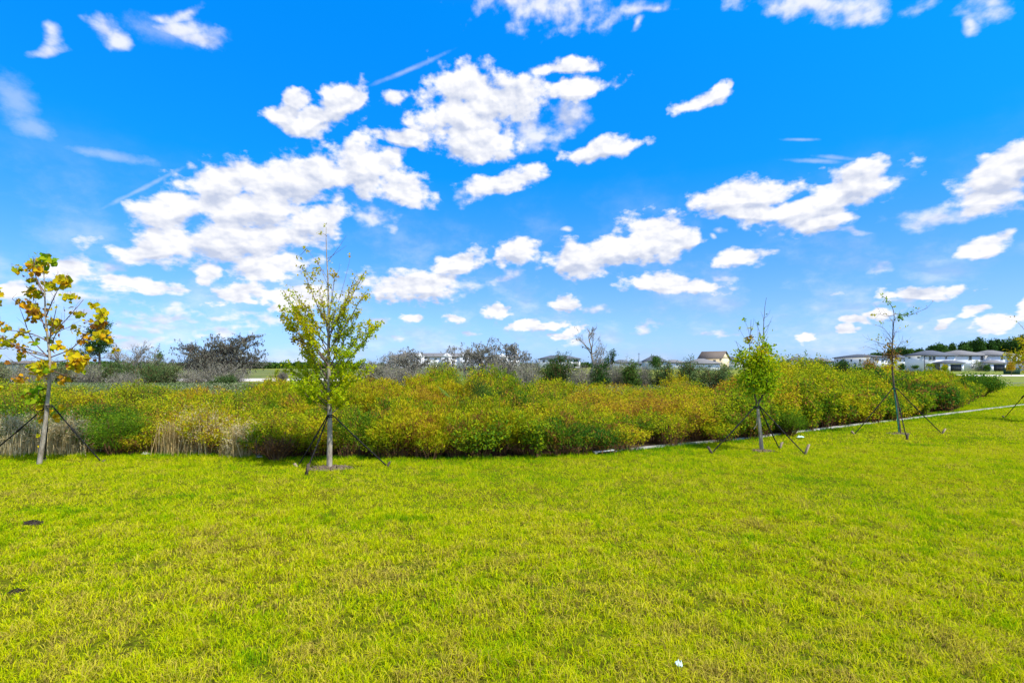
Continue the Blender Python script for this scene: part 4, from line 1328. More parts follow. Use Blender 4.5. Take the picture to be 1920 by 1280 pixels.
crumpled('plastic_scrap', 'crumpled pale turquoise plastic scrap in the grass at bottom edge', 1273, 1259, .019, .026, .030, 'litter', 1, 'litter', .046)
crumpled('paper_scrap', 'flat white scrap on the lawn behind the two cut wooden stakes', 1501, 822, .09, .05, .04, 'litter', 2, 'litter', .035)
crumpled('stone', 'small pale stone at the foot of the thicket beside the thin post', 486, 859, .07, .04, .06, 'concrete', 3, 'stone', .02)
crumpled('stone', 'whitish stone at the thicket foot below the feathery green bush', 274, 852.5, .09, .05, .05, 'concrete', 4, 'stone', .02)

mb = MB()
mb.tube(np.array([[0, 0, -.05], [.005, 0, .18], [-.004, 0, .36]]), .012, 6)
tag(mb.build('post', M['bark_dark'], None, loc=tuple(gp(481, 859))), 'thin dark wooden post standing at the thicket edge left of the second tree', 'post')

# weathered boards where the kerb ends
for i, (p, q, w_, z0) in enumerate([((1113, 852), (1150, 849.5), .05, .06), ((1117, 849), (1142, 847.3), .045, .085)]):
    a = gp(*p); b_ = gp(*q)
    d = b_ - a; L_ = np.linalg.norm(d)
    mb = MB()
    mb.box(-L_ / 2, L_ / 2, -w_, w_, -.012, .012)
    mb.box(-L_ / 2 + .01, -L_ / 2 + .05, -w_ - .004, w_ + .004, -.040, -.0125)
    o = mb.build('board', M['plank'])
    o.location = tuple((a + b_) / 2 + np.array([0, 0, z0])); o.rotation_euler = (0, R(-2 + 3 * i), math.atan2(d[1], d[0]))
    tag(o, ['lower grey weathered board lying at the left end of the kerb', 'upper grey weathered board lying at the left end of the kerb'][i], 'board', 'boards by the kerb end')


# ------------------------------------------------------------------ middle distance: grey trees and scrub
def bare_tree(name, label, px, Y, ytop, wpx, seed, fork=3, lvl=4, trunk=.09, moss=0, mat='deadwood', stems=1, up=.2, lean=0, leaves=0, ltint=.5, group=None, wob=.3, mt=.4):
    h = Z(ytop, Y); s = Y / F
    t = Tree(500 + seed); rng = t.rng
    root = thing(name, label, 'tree', (X(px, Y), Y, 0), group)
    # trunks
    for k in range(stems):
        a = rng.uniform(0, 6.28); off = .12 * (stems > 1)
        d = np.array([lean + np.cos(a) * .45 * (stems > 1) + rng.normal() * .05, np.sin(a) * .35 * (stems > 1), 1.0])
        d /= np.linalg.norm(d)
        p0 = np.array([np.cos(a) * off, np.sin(a) * off, -.03])
        top = p0 + np.array([d[0] * h * (.55 if stems > 1 else .1), d[1] * h * .3, h * (1 if k == 0 else rng.uniform(.7, .95))])
        mid = (p0 + top) / 2 + rng.normal(size=3) * h * .035
        Q = t.limb(np.array([p0, mid, top]), trunk / math.sqrt(stems), .012 * h / 3, 6, 16, h * .012, False)
        nb = int(13 * lvl / 4)
        for j in range(nb):
            u = rng.uniform(.22, .97); i = int(u * 15)
            aa = rng.uniform(0, 6.28); el_ = rng.uniform(.25, 1.0) + up
            dd = np.array([np.cos(aa) * np.cos(el_), np.sin(aa) * np.cos(el_) * .8, np.sin(el_)])
            ln = h * (.20 + .30 * (1 - u)) * rng.uniform(.7, 1.15)
            e = Q[i] + dd * ln
            B1 = t.limb(np.array([Q[i], Q[i] + dd * ln * .5 + rng.normal(size=3) * ln * .08, e]), trunk * .32 / math.sqrt(stems), .006 * h / 3, 5, 8, ln * .03, True)
            for B2 in t.twigs(B1, 6, ln * .5, .0100 * h / 3.5, .15, up, True, .8, 5):
                t.twigs(B2, 4, ln * .26, .0062 * h / 3.5, .1, up, True, .9, 4)
    V = np.vstack(t.V)
    # fit height and width
    sc = h / V[:, 2].max()
    hw = np.percentile(np.abs(V[:, 0]), 99)
    sx = np.clip((wpx * s / 2) / hw, .45, 2.2)
    S = np.array([sx, (sx + 1) / 2 if sx > 1 else sx, sc])
    t.V = [v * S for v in t.V]
    wood = t.wood('trunk', mat, root)
    pts = np.array([q for seg in t.segs for q in seg[2:]]) * S
    if moss:
        ii = rng.integers(0, len(pts), moss)
        P = pts[ii] + rng.normal(size=(moss, 3)) * .05 * s * 25
        P[:, 2] = np.maximum(P[:, 2], .05)
        A = rng.normal(size=(moss, 3)) * .35 + np.array([0, 0, -1.0]); A /= np.linalg.norm(A, axis=1)[:, None]
        B_ = np.cross(A, rng.normal(size=(moss, 3))); B_ /= np.linalg.norm(B_, axis=1)[:, None]
        V, Fc = scatter([(0, 0, 0), (.4, .17, .03), (1, 0, 0), (.4, -.17, .03)], DIAMOND[1], P, rng.uniform(.07, .20, moss) * (Y / 35), (A, B_, np.cross(A, B_)))
        mk('moss', V, [Fc], M['moss'], root, tint=np.clip(np.repeat(mt + rng.normal(size=moss) * .17, 4), 0, 1))
    if leaves:
        ii = rng.integers(0, len(pts), leaves)
        P = pts[ii] + rng.normal(size=(leaves, 3)) * .07 * s * 25
        V, Fc = scatter(DIAMOND[0], DIAMOND[1], P, rng.uniform(.06, .13, leaves) * (Y / 35), rand_rot(leaves, rng, .8))
        mk('crown', V, [Fc], M['dark_leaf'] if ltint >= 0 else M['grey_scrub'], root, tint=np.clip(np.repeat(abs(ltint) + rng.normal(size=leaves) * .2, 4), 0, 1))
    return root


bare_tree('moss_hung_oak', 'broad dark oak hung with grey moss standing alone left of the maple', 402, 40, 622, 160, 1, 3, 6, .20, 15000, 'bark_dark', 4, .12, wob=.35, mt=.24)
bare_tree('dead_tree', 'tall bare grey dead tree with a single trunk right of centre', 1105, 27, 607, 86, 4, 3, 4, .13, 120, 'deadwood', 1, .35)
bare_tree('dead_tree', 'wide grey twiggy dead tree in front of the apartment block left end', 772, 30, 649, 122, 6, 3, 4, .12, 1900, 'deadwood', 4, .1, wob=.4)
bare_tree('dead_tree', 'narrow grey tree leaning before the apartment block middle', 838, 31, 647, 64, 8, 3, 4, .10, 500, 'deadwood', 2, .3, lean=.12)
bare_tree('dead_tree', 'slim upright moss-grey tree right of the leaning one', 874, 33, 641, 58, 10, 3, 4, .10, 400, 'deadwood', 1, .35)
bare_tree('dead_tree', 'largest grey mossy tree of the cluster in the centre', 936, 30, 629, 128, 12, 3, 6, .16, 5200, 'deadwood', 4, .2, wob=.35)
bare_tree('dead_tree', 'low pale thorny dead tree right of the grey cluster', 1000, 26, 668, 50, 14, 3, 4, .07, 700, 'deadwood', 4, .1)
bare_tree('dead_tree', 'bare forked dead tree with thin upright limbs right of the leftmost tree', 238, 42, 636, 70, 16, 3, 4, .10, 250, 'deadwood', 3, .35)
bare_tree('dead_tree', 'bare leaning dead tree left of the moss hung oak', 272, 44, 644, 60, 18, 2, 4, .09, 250, 'deadwood', 2, .25, lean=.25)
bare_tree('small_tree', 'small green-grey tree leaning right beside the bare leaning dead tree', 290, 46, 655, 36, 20, 3, 4, .09, 0, 'deadwood', 2, .3, lean=.25, leaves=900, ltint=.75)
bare_tree('dead_tree', 'low sprawling grey dead tree left of the apartment block', 712, 33, 668, 84, 22, 3, 4, .07, 900, 'deadwood', 4, .05)
bare_tree('small_tree', 'dark green tree leaning right of the tall bare dead tree', 1132, 29, 655, 44, 24, 3, 4, .10, 0, 'bark_dark', 2, .2, lean=.3, leaves=2600, ltint=.35)


def pine(label, px, Y, ytop, wpx, seed):
    h = Z(ytop, Y); s = Y / F; rng = np.random.default_rng(seed)
    root = thing('pine_tree', label, 'tree', (X(px, Y), Y, 0))
    t = Tree(seed)
    t.limb(np.array([[0, 0, 0], [.05, 0, h * .5], [0, 0, h]]), .16, .03, 6, 12, .02, False)
    ends = []
    for k in range(26):
        z0 = h * rng.uniform(.45, .98); az = rng.uniform(0, 6.28); r = wpx * s / 2 * (1.25 - z0 / h) * rng.uniform(.7, 1.6)
        p0 = np.array([0, 0, z0]); p2 = p0 + np.array([np.cos(az) * r, np.sin(az) * r, rng.uniform(-.1, .5)])
        t.limb(np.array([p0, (p0 + p2) / 2 + [0, 0, -.1], p2]), .04, .015, 4, 6, .03, False)
        ends += [p2, (p0 + 2 * p2) / 3]
    t.wood('trunk', 'bark_dark', root)
    ends = np.array(ends); n = 4200
    P = ends[rng.integers(0, len(ends), n)] + rng.normal(size=(n, 3)) * np.array([.26, .26, .17])
    V, Fc = scatter(NARROW[0], NARROW[1], P, rng.uniform(.2, .36, n), rand_rot(n, rng, .2))
    mk('crown', V, [Fc], M['dark_leaf'], root, tint=np.clip(np.repeat(.3 + rng.normal(size=n) * .2, 4), 0, 1))


pine('dark green pine rising above the scrub just right of the leftmost tree', 186, 55, 608, 46, 31)

# shrubs behind the thicket
SHR = [
    ('scrub_bush', 'grey-green bush between the wide twiggy dead tree and the leaning grey tree', 822, 29, 682, 60, .55, 'grey_scrub'),
    ('scrub_bush', 'pale grey bush left of the largest mossy tree', 893, 30, 684, 56, .25, 'grey_scrub'),
    ('scrub_bush', 'olive bush right of the largest mossy tree', 968, 31, 681, 60, .6, 'grey_scrub'),
    ('scrub_bush', 'low grey brush left of the wide twiggy dead tree', 700, 31, 686, 60, .3, 'grey_scrub'),
    ('scrub_bush', 'broad green bush behind the rich green bush in the centre', 1030, 31, 674, 60, .55, 'dark_leaf'),
    ('scrub_bush', 'grey-green bush between the mast and the tall bare dead tree', 1172, 30, 683, 60, .5, 'grey_scrub'),
    ('scrub_bush', 'broad grey-green scrub reaching out of the photo at the left edge', -50, 33, 684, 90, .5, 'grey_scrub'),
    ('scrub_bush', 'olive bush half hidden by the leftmost tree trunk', 88, 37, 682, 50, .75, 'grey_scrub'),
    ('scrub_bush', 'grey-green bush directly under the dark green pine', 148, 38, 682, 50, .6, 'grey_scrub'),
    ('scrub_bush', 'green scrub bush right of the bare leaning dead tree', 295, 40, 680, 50, .8, 'grey_scrub'),
    ('scrub_bush', 'low silvery bush between the pine and the moss hung oak', 235, 30, 700, 60, .15, 'grey_scrub'),
    ('scrub_bush', 'grey-green scrub bush behind the thicket at the far left edge', 20, 34, 685, 90, .45, 'grey_scrub'),
    ('scrub_bush', 'silver grey bush seen left of the leftmost trunk behind the thicket', 62, 32, 686, 70, .2, 'grey_scrub'),
    ('scrub_bush', 'grey-green bush directly behind the leftmost tree crown', 112, 34, 678, 70, .6, 'grey_scrub'),
    ('scrub_bush', 'pale grey scrub bush below the dark green pine', 168, 33, 684, 60, .22, 'grey_scrub'),
    ('scrub_bush', 'olive green bush between the pine and the bare forked dead tree', 215, 34, 680, 50, .85, 'grey_scrub'),
    ('scrub_bush', 'dark green spreading bush under the bare leaning dead tree', 262, 33, 682, 80, .95, 'grey_scrub'),
    ('scrub_bush', 'green-grey bush filling the gap left of the moss hung oak', 318, 36, 684, 50, .7, 'grey_scrub'),
    ('scrub_bush', 'pale grey thicket bush under the left side of the moss hung oak', 365, 33, 691, 64, .12, 'grey_scrub'),
    ('scrub_bush', 'grey drooping bush under the right side of the moss hung oak', 430, 33, 682, 84, .08, 'grey_scrub'),
    ('scrub_bush', 'dark green low bush in front of the moss hung oak', 420, 28, 702, 44, .98, 'grey_scrub'),
    ('scrub_bush', 'small grey bush on the edge of the sand track', 530, 44, 694, 18, .1, 'grey_scrub'),
    ('scrub_bush', 'grey bush at the foot of the wide twiggy dead tree', 742, 27, 686, 70, .1, 'grey_scrub'),
    ('scrub_bush', 'second grey bush beside the wide twiggy dead tree', 800, 27, 689, 50, .15, 'grey_scrub'),
    ('scrub_bush', 'grey bush under the largest mossy tree of the cluster', 925, 26, 684, 70, .1, 'grey_scrub'),
    ('scrub_bush', 'pale tan scrub bush right of the grey tree cluster', 985, 24, 682, 56, .28, 'grey_scrub'),
    ('scrub_bush', 'rich green bush left of the tall bare dead tree', 1050, 27, 664, 74, .42, 'dark_leaf'),
    ('scrub_bush', 'grey bush at the foot of the tall bare dead tree', 1092, 23, 686, 60, .12, 'grey_scrub'),
    ('scrub_bush', 'deep green bush right of the tall bare dead tree trunk', 1122, 23, 692, 34, .3, 'dark_leaf'),
    ('scrub_bush', 'grey pale scrub right of the deep green bush', 1158, 26, 685, 44, .2, 'grey_scrub'),
    ('scrub_bush', 'bright green bush below the row of far roofs', 1183, 25, 682, 34, .75, 'dark_leaf'),
    ('scrub_bush', 'grey brown scrub bush left of the domed green tree', 1205, 27, 686, 36, .18, 'grey_scrub'),
    ('scrub_bush', 'dark olive bush below the domed green tree', 1245, 25, 684, 60, .9, 'grey_scrub'),
    ('scrub_bush', 'olive bush left of the cream house', 1292, 25, 676, 50, .85, 'grey_scrub'),
    ('scrub_bush', 'dark grey-green bush in front of the cream house', 1340, 23, 682, 80, .8, 'grey_scrub'),
    ('scrub_bush', 'dark green bush before the left end of the white house row', 1580, 30, 677, 40, .3, 'dark_leaf'),
    ('scrub_bush', 'reddish shrub in front of the leftmost white house', 1632, 30, 674, 20, .2, 'under'),
    ('scrub_bush', 'green bush on the left of the small grey-roofed sheds', 1540, 34, 676, 34, .6, 'dark_leaf'),
]
for i, (nm, lb, px, Y, yt, wpx, tt, mt) in enumerate(SHR):
    h = Z(yt, Y)
    w_ = wpx * Y / F
    grey = tt < .3 and mt == 'grey_scrub'
    bush(nm, lb, 'shrub', px, 0, w_, h, tt, 46 if not grey else 70, 9000 if not grey else 4500, mt, .062 if not grey else .075, seed=100 + i, loc=(X(px, Y), Y, 0), stem='deadwood' if grey else 'stem', jit=.12, base_lo=.05, stem_r=.012, leaf=NARROW if grey else DIAMOND)

# low rough growth between the thicket and the sand track (one mass)


def scrubland():
    rng = np.random.default_rng(88)
    n = 26000
    y = rng.uniform(19, 60, n); px = rng.uniform(-120, 1700, n)
    x = X(px, y)
    ok = (y > front_y(x) + 8) & ~((px < 745) & (y > 34)) & (y < 52)
    x, y, px = x[ok], y[ok], px[ok]; n = len(x)
    h = np.clip(.45 + .5 * fbm(x, y, .5, 2, 5), .2, 1.1) * np.clip(1.25 - (y - 19) / 60, .5, 1.2)
    # keep the sand track open to view
    lim = H - 32.0 / F * y
    h = np.minimum(h, np.maximum(lim, .15))
    k = 18
    ii = np.repeat(np.arange(n), k)
    P = np.stack([x, y, 0 * x], 1)[ii] + rng.normal(size=(n * k, 3)) * np.array([.16, .16, 0])
    P[:, 2] = h[ii] * rng.uniform(.1, 1, n * k)
    A = rng.normal(size=(n * k, 3)) * .6 + np.array([0, 0, 1]); A /= np.linalg.norm(A, axis=1)[:, None]
    B_ = np.cross(A, rng.normal(size=(n * k, 3))); B_ /= np.linalg.norm(B_, axis=1)[:, None]
    V, Fc = scatter(DIAMOND[0], DIAMOND[1], P, rng.uniform(.045, .10, n * k) * (y[ii] / 30), (A, B_, np.cross(A, B_)))
    tt = .55 + (fbm(x, y, .25, 3, 9) - .5) * 1.2
    o = mk('scrub_growth', V, [Fc], M['grey_scrub'], tint=np.clip(np.repeat(tt[ii] + rng.normal(size=n * k) * .15, 4), 0, 1))
    tag(o, 'rough grey-green growth between the thicket and the sand track', 'undergrowth', None, 'stuff')


scrubland()


def wood_mass(name, label, pxs, ytops, Y, dep, n, size, mat='dark_leaf', seed=0, tb=.5, trunks=True):
    rng = np.random.default_rng(seed)
    # many crowns along a belt
    m_ = int((pxs[-1] - pxs[0]) * Y / F / 5.0 * 4.0)
    cx = rng.uniform(pxs[0], pxs[-1], m_); cy = Y + rng.uniform(0, dep, m_)
    hh = np.array([Z(np.interp(a, pxs, ytops), Y) for a in cx]) * rng.uniform(.86, 1.12, m_)
    cw = rng.uniform(1.8, 3.6, m_) * (1.0 if hh.mean() > 6 else .8)
    X0 = X(cx, cy)
    ii = rng.integers(0, m_, n)
    u = rng.normal(size=(n, 3)); u /= np.linalg.norm(u, axis=1)[:, None]; u *= rng.uniform(.55, 1, n)[:, None]
    lo = hh[ii] * .25
    P = np.stack([X0[ii] + u[:, 0] * cw[ii], cy[ii] + u[:, 1] * cw[ii], (hh[ii] + lo) / 2 + u[:, 2] * (hh[ii] - lo) / 2], 1)
    P += rng.normal(size=(n, 3)) * .35
    P[:, 2] = np.maximum(P[:, 2], .2)
    V, Fc = scatter(DIAMOND[0], DIAMOND[1], P, size * rng.uniform(.6, 1.4, n), rand_rot(n, rng, .7))
    tc = rng.uniform(0, 1, m_)
    parts = [V]; fs = [Fc]; T = [np.clip(np.repeat(tb + (tc[ii] - .5) * .6 + rng.normal(size=n) * .14, 4), 0, 1)]
    if trunks:
        P0 = np.stack([X0, cy, 0 * cy], 1); P2 = P0 + np.stack([0 * cy, 0 * cy, hh * .95], 1)
        sv, sf = stalks(P0, (P0 + P2) / 2, P2, .22 * np.ones(m_), .08 * np.ones(m_))
        parts.append(sv); fs.append(sf + len(V)); T.append(np.full(len(sv), .05))
    o = mk(name, np.vstack(parts), [np.vstack(fs)], M[mat], tint=np.concatenate(T))
    return tag(o, label, 'woodland', None, 'stuff')


wood_mass('forest', 'dark green wood rising behind the white houses at the right', [1635, 1660, 1700, 1760, 1800, 1840, 1880, 1930, 2100], [666, 658, 652, 649, 643, 637, 634, 628, 622], 255, 30, 230000, .8, seed=61, tb=.45)
wood_mass('treeline', 'low distant treeline along the horizon on the left', [-250, 100, 250, 300, 420, 560, 700, 760], [682, 681, 679, 683, 682, 681, 684, 684], 330, 30, 180000, 1.2, seed=62, tb=.55)
wood_mass('treeline', 'low distant treeline behind the roofs in the middle', [960, 1100, 1250, 1400, 1500, 1660], [682, 681, 682, 680, 679, 678], 420, 40, 80000, 1.2, seed=63, tb=.5)

# ------------------------------------------------------------------ buildings


def P_(name, mat, parent, boxes=(), fn=None):
    mb = MB()
    for b_ in boxes:
        mb.box(*b_)
    if fn:
        fn(mb)
    return mb.build(name, M[mat], parent)


def window(par, x0, x1, z0, z1, y):
    """framed window proud of the wall plane y, pane behind the frame"""
    f = .12
    fr = P_('window', 'trim', par, [(x0 - f, x1 + f, y - .07, y + .05, z1, z1 + f), (x0 - f, x1 + f, y - .09, y + .05, z0 - f, z0), (x0 - f, x0, y - .07, y + .05, z0, z1), (x1, x1 + f, y - .07, y + .05, z0, z1), (x0, x1, y - .06, y + .05, (z0 + z1) / 2 - .04, (z0 + z1) / 2 + .04)])
    P_('pane', 'glass', fr, [(x0 + .002, x1 - .002, y - .03, y + .04, z0 + .002, z1 - .002)])


def house(label, Y, px0, px1, yeave, yapex, wall='stucco', roof='roof', depth=11, wins=(), inset=None, patio=None, down=(), teal=None, side=(), over=.5, group='white two-storey houses across the field', name='house'):
    x0 = X(px0, Y); x1 = X(px1, Y); ze = Z(yeave, Y); za = Z(yapex, Y)
    cx = (x0 + x1) / 2
    root = thing(name, label, 'house', (cx, Y, 0), group)
    a, b_ = x0 - cx, x1 - cx
    P_('wall', wall, root, [(a, b_, 0, depth, -.1, ze)])
    ins = inset if inset is not None else min((b_ - a) / 2 - .5, depth / 2 + over)
    P_('roof', roof, root, fn=lambda m: m.hip(a - over, b_ + over, -over, depth + over, ze + .004, za, ins, .22))
    P_('fascia', 'fascia', root, [(a - over - .03, b_ + over + .03, -over - .06, -over - .004, ze - .02, ze + .22)])
    P_('band', 'trim', root, [(a + .01, b_ - .01, -.04, .02, ze * .5 - .1, ze * .5 + .08)])
    for (wx, wz0, wz1, ww) in wins:
        c = X(wx, Y) - cx
        window(root, c - ww / 2, c + ww / 2, Z(wz1, Y), Z(wz0, Y), 0)
    for (fr_, wz0, wz1) in side:        # windows in the side wall that faces the lawn
        yc = fr_ * depth
        fw = P_('window', 'trim', root, [(a - .06, a + .04, yc - .55, yc + .55, Z(wz1, Y) - .1, Z(wz1, Y)), (a - .06, a + .04, yc - .55, yc + .55, Z(wz0, Y), Z(wz0, Y) + .1), (a - .06, a + .04, yc - .55, yc - .45, Z(wz1, Y) + .002, Z(wz0, Y) - .002), (a - .06, a + .04, yc + .45, yc + .55, Z(wz1, Y) + .002, Z(wz0, Y) - .002)])
        P_('pane', 'glass', fw, [(a - .03, a + .03, yc - .448, yc + .448, Z(wz1, Y) + .004, Z(wz0, Y) - .004)])
    for d in down:
        c = X(d, Y) - cx
        P_('downspout', 'fascia', root, [(c - .09, c + .09, -.14, -.045, 0, ze - .03)])
    if teal:
        t0, t1 = X(teal[0], Y) - cx, X(teal[1], Y) - cx
        P_('side_wing', 'teal_stucco', root, [(t0, t1, -.6, -.045, 0, ze - .03)])
    if patio:
        (p0, p1, yap, yev, opens) = patio
        dp = 3.2; Yp = Y - dp
        q0, q1 = X(p0, Yp) - cx, X(p1, Yp) - cx; zp = Z(yev, Yp)
        P_('patio_roof', roof, root, fn=lambda m: m.hip(q0 - .3, q1 + .3, -dp - .4, -.045, zp + .25, Z(yap, Y), 2.6, .2))
        bx = [(q0, q1, -dp, -dp + .25, zp - .05, zp + .246)]
        xs = [q0]
        for (o0, o1) in opens:
            xs += [X(o0, Yp) - cx, X(o1, Yp) - cx]
        xs.append(q1)
        for k in range(0, len(xs), 2):
            if xs[k + 1] - xs[k] > .1:
                bx.append((xs[k], xs[k + 1], -dp, -dp + .25, -.1, zp - .052))
        P_('patio_columns', wall if wall != 'teal_stucco' else 'stucco', root, bx)
        for (o0, o1) in opens:
            u0, u1 = X(o0, Yp) - cx, X(o1, Yp) - cx
            sc = P_('patio_screen', 'screen', root, [(u0 + .003, u1 - .003, -dp + .08, -dp + .16, 0, zp - .056)])
            n = max(2, int((u1 - u0) / 1.1))
            P_('screen_bars', 'fascia', sc, [(u0 + (u1 - u0) * k / n - .03, u0 + (u1 - u0) * k / n + .03, -dp + .03, -dp + .076, 0, zp - .06) for k in range(1, n)])
        P_('patio_side', wall, root, [(q1 - .2, q1, -dp + .26, -.05, -.1, zp - .06)])
    return root


YH = 170
house('white house with blue-grey hip roof and screened patio left of the twin-window one', YH, 1731.5, 1790, 666.5, 656, 'stucco', 'roof', depth=8, wins=[(1744, 668.5, 675, .9), (1751, 668.5, 675, .9), (1774, 668, 672.5, .6), (1752, 684, 691, .9)], patio=(1764, 1807, 675.3, 682.5, [(1768.5, 1777), (1782, 1803)]), down=(1733,), side=[(.25, 668.5, 671), (.75, 668.5, 671)])
house('white house with taupe roof and two upper windows, middle of the white row', YH + 3, 1792, 1856, 666.5, 655.5, 'stucco', 'roof_tan', wins=[(1819, 667.5, 674.5, .95), (1841, 667.5, 674.5, .95), (1823.5, 684, 690.5, .95), (1838, 684, 690, .9)])
house('white and pale teal house with wide dark patio screens, right of the white row', YH + 1, 1857.5, 1912, 666.5, 655.5, 'stucco', 'roof_tan', wins=[(1878.5, 668, 674.5, .7)], patio=(1850, 1886, 675, 682.5, [(1852, 1857), (1863, 1884)]), teal=(1889, 1911.5))
house('pale house with brown roof cut off at the right edge of the photo', YH - 12, 1924, 1975, 681, 673, 'stucco', 'roof_brown', depth=5, wins=[(1935, 684, 692, 1.2)])
house('long white house with dark hip roof left of the fourth staked tree', YH + 22, 1636, 1664, 669.5, 662.5, 'stucco', 'roof', depth=23, wins=[(1643, 672, 676, .9), (1655, 674, 678, .9)], down=(1637.5,), side=[(.12, 673, 677), (.30, 673, 677), (.52, 673, 677), (.74, 673, 677), (.9, 673, 677), (.42, 680, 686)])
house('white house partly hidden behind the fourth staked tree', YH + 30, 1682, 1702, 671.5, 664.5, 'stucco', 'roof', depth=6, wins=[(1688, 674, 677, .7), (1696, 674, 677, .7)])
def gable_house():
    Yc = 215
    root = thing('house', 'cream house with steep brown gable roof standing above the scrub', 'house', (X(1349, Yc), Yc + 6, 0), 'houses far behind the scrub', rz=R(-50))
    w, d, ze, za = 10.4, 6.6, 4.9, 7.9
    P_('wall', 'cream', root, [(-w / 2, w / 2, -d / 2, d / 2, -.1, ze)])

    def gab(m):
        for sx in (-1, 1):
            x = sx * w / 2
            V = [(x, -d / 2, ze + .003), (x, d / 2, ze + .003), (x, 0, za - .15), (x - sx * .2, -d / 2, ze + .003), (x - sx * .2, d / 2, ze + .003), (x - sx * .2, 0, za - .15)]
            m.add(V, [(0, 1, 4, 3), (1, 2, 5, 4), (2, 0, 3, 5)], [(0, 2, 1), (3, 4, 5)])
    P_('gable_wall', 'cream', root, fn=gab)

    def rf(m):
        o = .5
        for sy in (-1, 1):
            V = [(-w / 2 - o, sy * (d / 2 + o), ze - .25), (w / 2 + o, sy * (d / 2 + o), ze - .25), (w / 2 + o, 0, za), (-w / 2 - o, 0, za)]
            V += [(a_, b_, c_ + .16) for (a_, b_, c_) in V]
            m.add(V, [(0, 1, 5, 4), (1, 2, 6, 5), (2, 3, 7, 6), (3, 0, 4, 7), (4, 5, 6, 7), (3, 2, 1, 0)])
    P_('roof', 'roof_brown', root, fn=rf)
    window(root, -3.2, -2.2, 3.0, 4.2, -d / 2)
    window(root, 1.5, 2.6, 3.0, 4.2, -d / 2)


gable_house()
house('low grey-roofed house in front of the cream house', 190, 1300, 1350, 682, 671.5, 'stucco', 'roof_tan', group='houses far behind the scrub', wins=[(1330, 685, 690, 1)])
house('small blue-grey roofed house right of the cream house', 230, 1370, 1392, 675, 668, 'stucco', 'roof', group='houses far behind the scrub', wins=[(1380, 678, 682, 1)])
house('low dark-roofed house right of the small tree with raised limbs', 240, 1152, 1186, 680, 674, 'stucco', 'roof', group='houses far behind the scrub', wins=[(1170, 682, 685, 1)])
house('low dark-roofed house beside the thin mast', 235, 1190, 1214, 682, 678, 'stucco', 'roof', group='houses far behind the scrub', wins=[(1200, 683, 686, 1)])
house('grey-roofed house behind the domed green tree', 220, 1216, 1250, 678, 666, 'teal_stucco', 'roof', group='houses far behind the scrub', wins=[(1236, 680, 684, 1)])
house('low white house between the domed green tree and the cream house', 240, 1252, 1288, 680, 674, 'stucco', 'roof_tan', group='houses far behind the scrub', wins=[(1270, 682, 685, 1)])
house('dark-roofed house just right of the third staked tree', 205, 1490, 1512, 677, 668, 'stucco', 'roof', depth=6, group='houses far behind the scrub', wins=[(1500, 679, 683, 1)])
house('wide dark-roofed house left of the long white house', 210, 1532, 1562, 678, 670, 'teal_stucco', 'roof_tan', depth=8, group='houses far behind the scrub', wins=[(1545, 680, 684, 1)])
house('dark-roofed house on the horizon behind the leftmost tree', 120, 10, 50, 682, 676, 'teal_stucco', 'roof_brown', depth=6, group='houses far behind the scrub', wins=[(40, 684, 688, 1)])


def apartments(label, Y, px0, px1, yeave, yapex, depth=18, seed=1, roof='roof_tan', gables=(), floors=3):
    x0, x1 = X(px0, Y), X(px1, Y); cx = (x0 + x1) / 2; a, b_ = x0 - cx, x1 - cx
    ze, za = Z(yeave, Y), Z(yapex, Y)
    root = thing('apartment_building', label, 'building', (cx, Y, 0), 'apartment blocks on the horizon')
    P_('wall', 'stucco', root, [(a, b_, 0, depth, -.1, ze)])
    P_('roof', roof, root, fn=lambda m: m.hip(a - .8, b_ + .8, -.8, depth + .8, ze + .004, za, depth / 2, .4))
    fh = ze / floors
    n = int((b_ - a) / 5.5)
    for i in range(n):
        c = a + (i + .5) * (b_ - a) / n
        for f in range(floors):
            z = f * fh
            if i % 3 == 1:
                bal = P_('balcony', 'screen', root, [(c - 1.7, c + 1.7, -.12, -.02, z + .3, z + fh - .4)])
                P_('railing', 'trim', bal, [(c - 1.9, c + 1.9, -1.2, -1.1, z + .2, z + 1.1), (c - 1.9, c + 1.9, -1.09, -.14, z + .1, z + .24)])
            else:
                window(root, c - .8, c + .8, z + .9, z + fh - .7, 0)
    for g in gables:
        c = X(g, Y) - cx
        def gab(m, c=c):
            V = [(c - 4, -1.6, ze * .98), (c + 4, -1.6, ze * .98), (c, -1.6, ze + 2.6), (c - 4, 2, ze * .98), (c + 4, 2, ze * .98), (c, 5, ze + 2.6)]
            m.add(V, [(0, 2, 5, 3), (1, 4, 5, 2), (0, 3, 4, 1)], [(0, 1, 2), (3, 5, 4)])
        P_('gable', 'trim', root, fn=gab)
        P_('bay', 'stucco', root, [(c - 3.4, c + 3.4, -1.4, -.05, -.1, ze * .975)])
        for f in range(floors):
            window(root, c - 1.2, c + 1.2, f * fh + .8, f * fh + fh - .6, -1.4)
    return root


apartments('long white three-storey apartment block with grey roof behind the dead trees', 330, 729, 905, 669, 661, gables=(786, 838, 872))
apartments('right-hand grey-roofed apartment wing behind the largest mossy tree', 345, 909, 975, 670, 664, gables=(942,))
apartments('long low apartment block with dark roof behind the rich green bush', 360, 1012, 1088, 673, 665.5, floors=2, roof='roof')
house('dark-roofed clubhouse in front of the apartment block between two dead trees', 260, 877, 900, 680, 672.5, 'stucco', 'roof', group='houses far behind the scrub', wins=[(885, 682, 685, 1.2)])

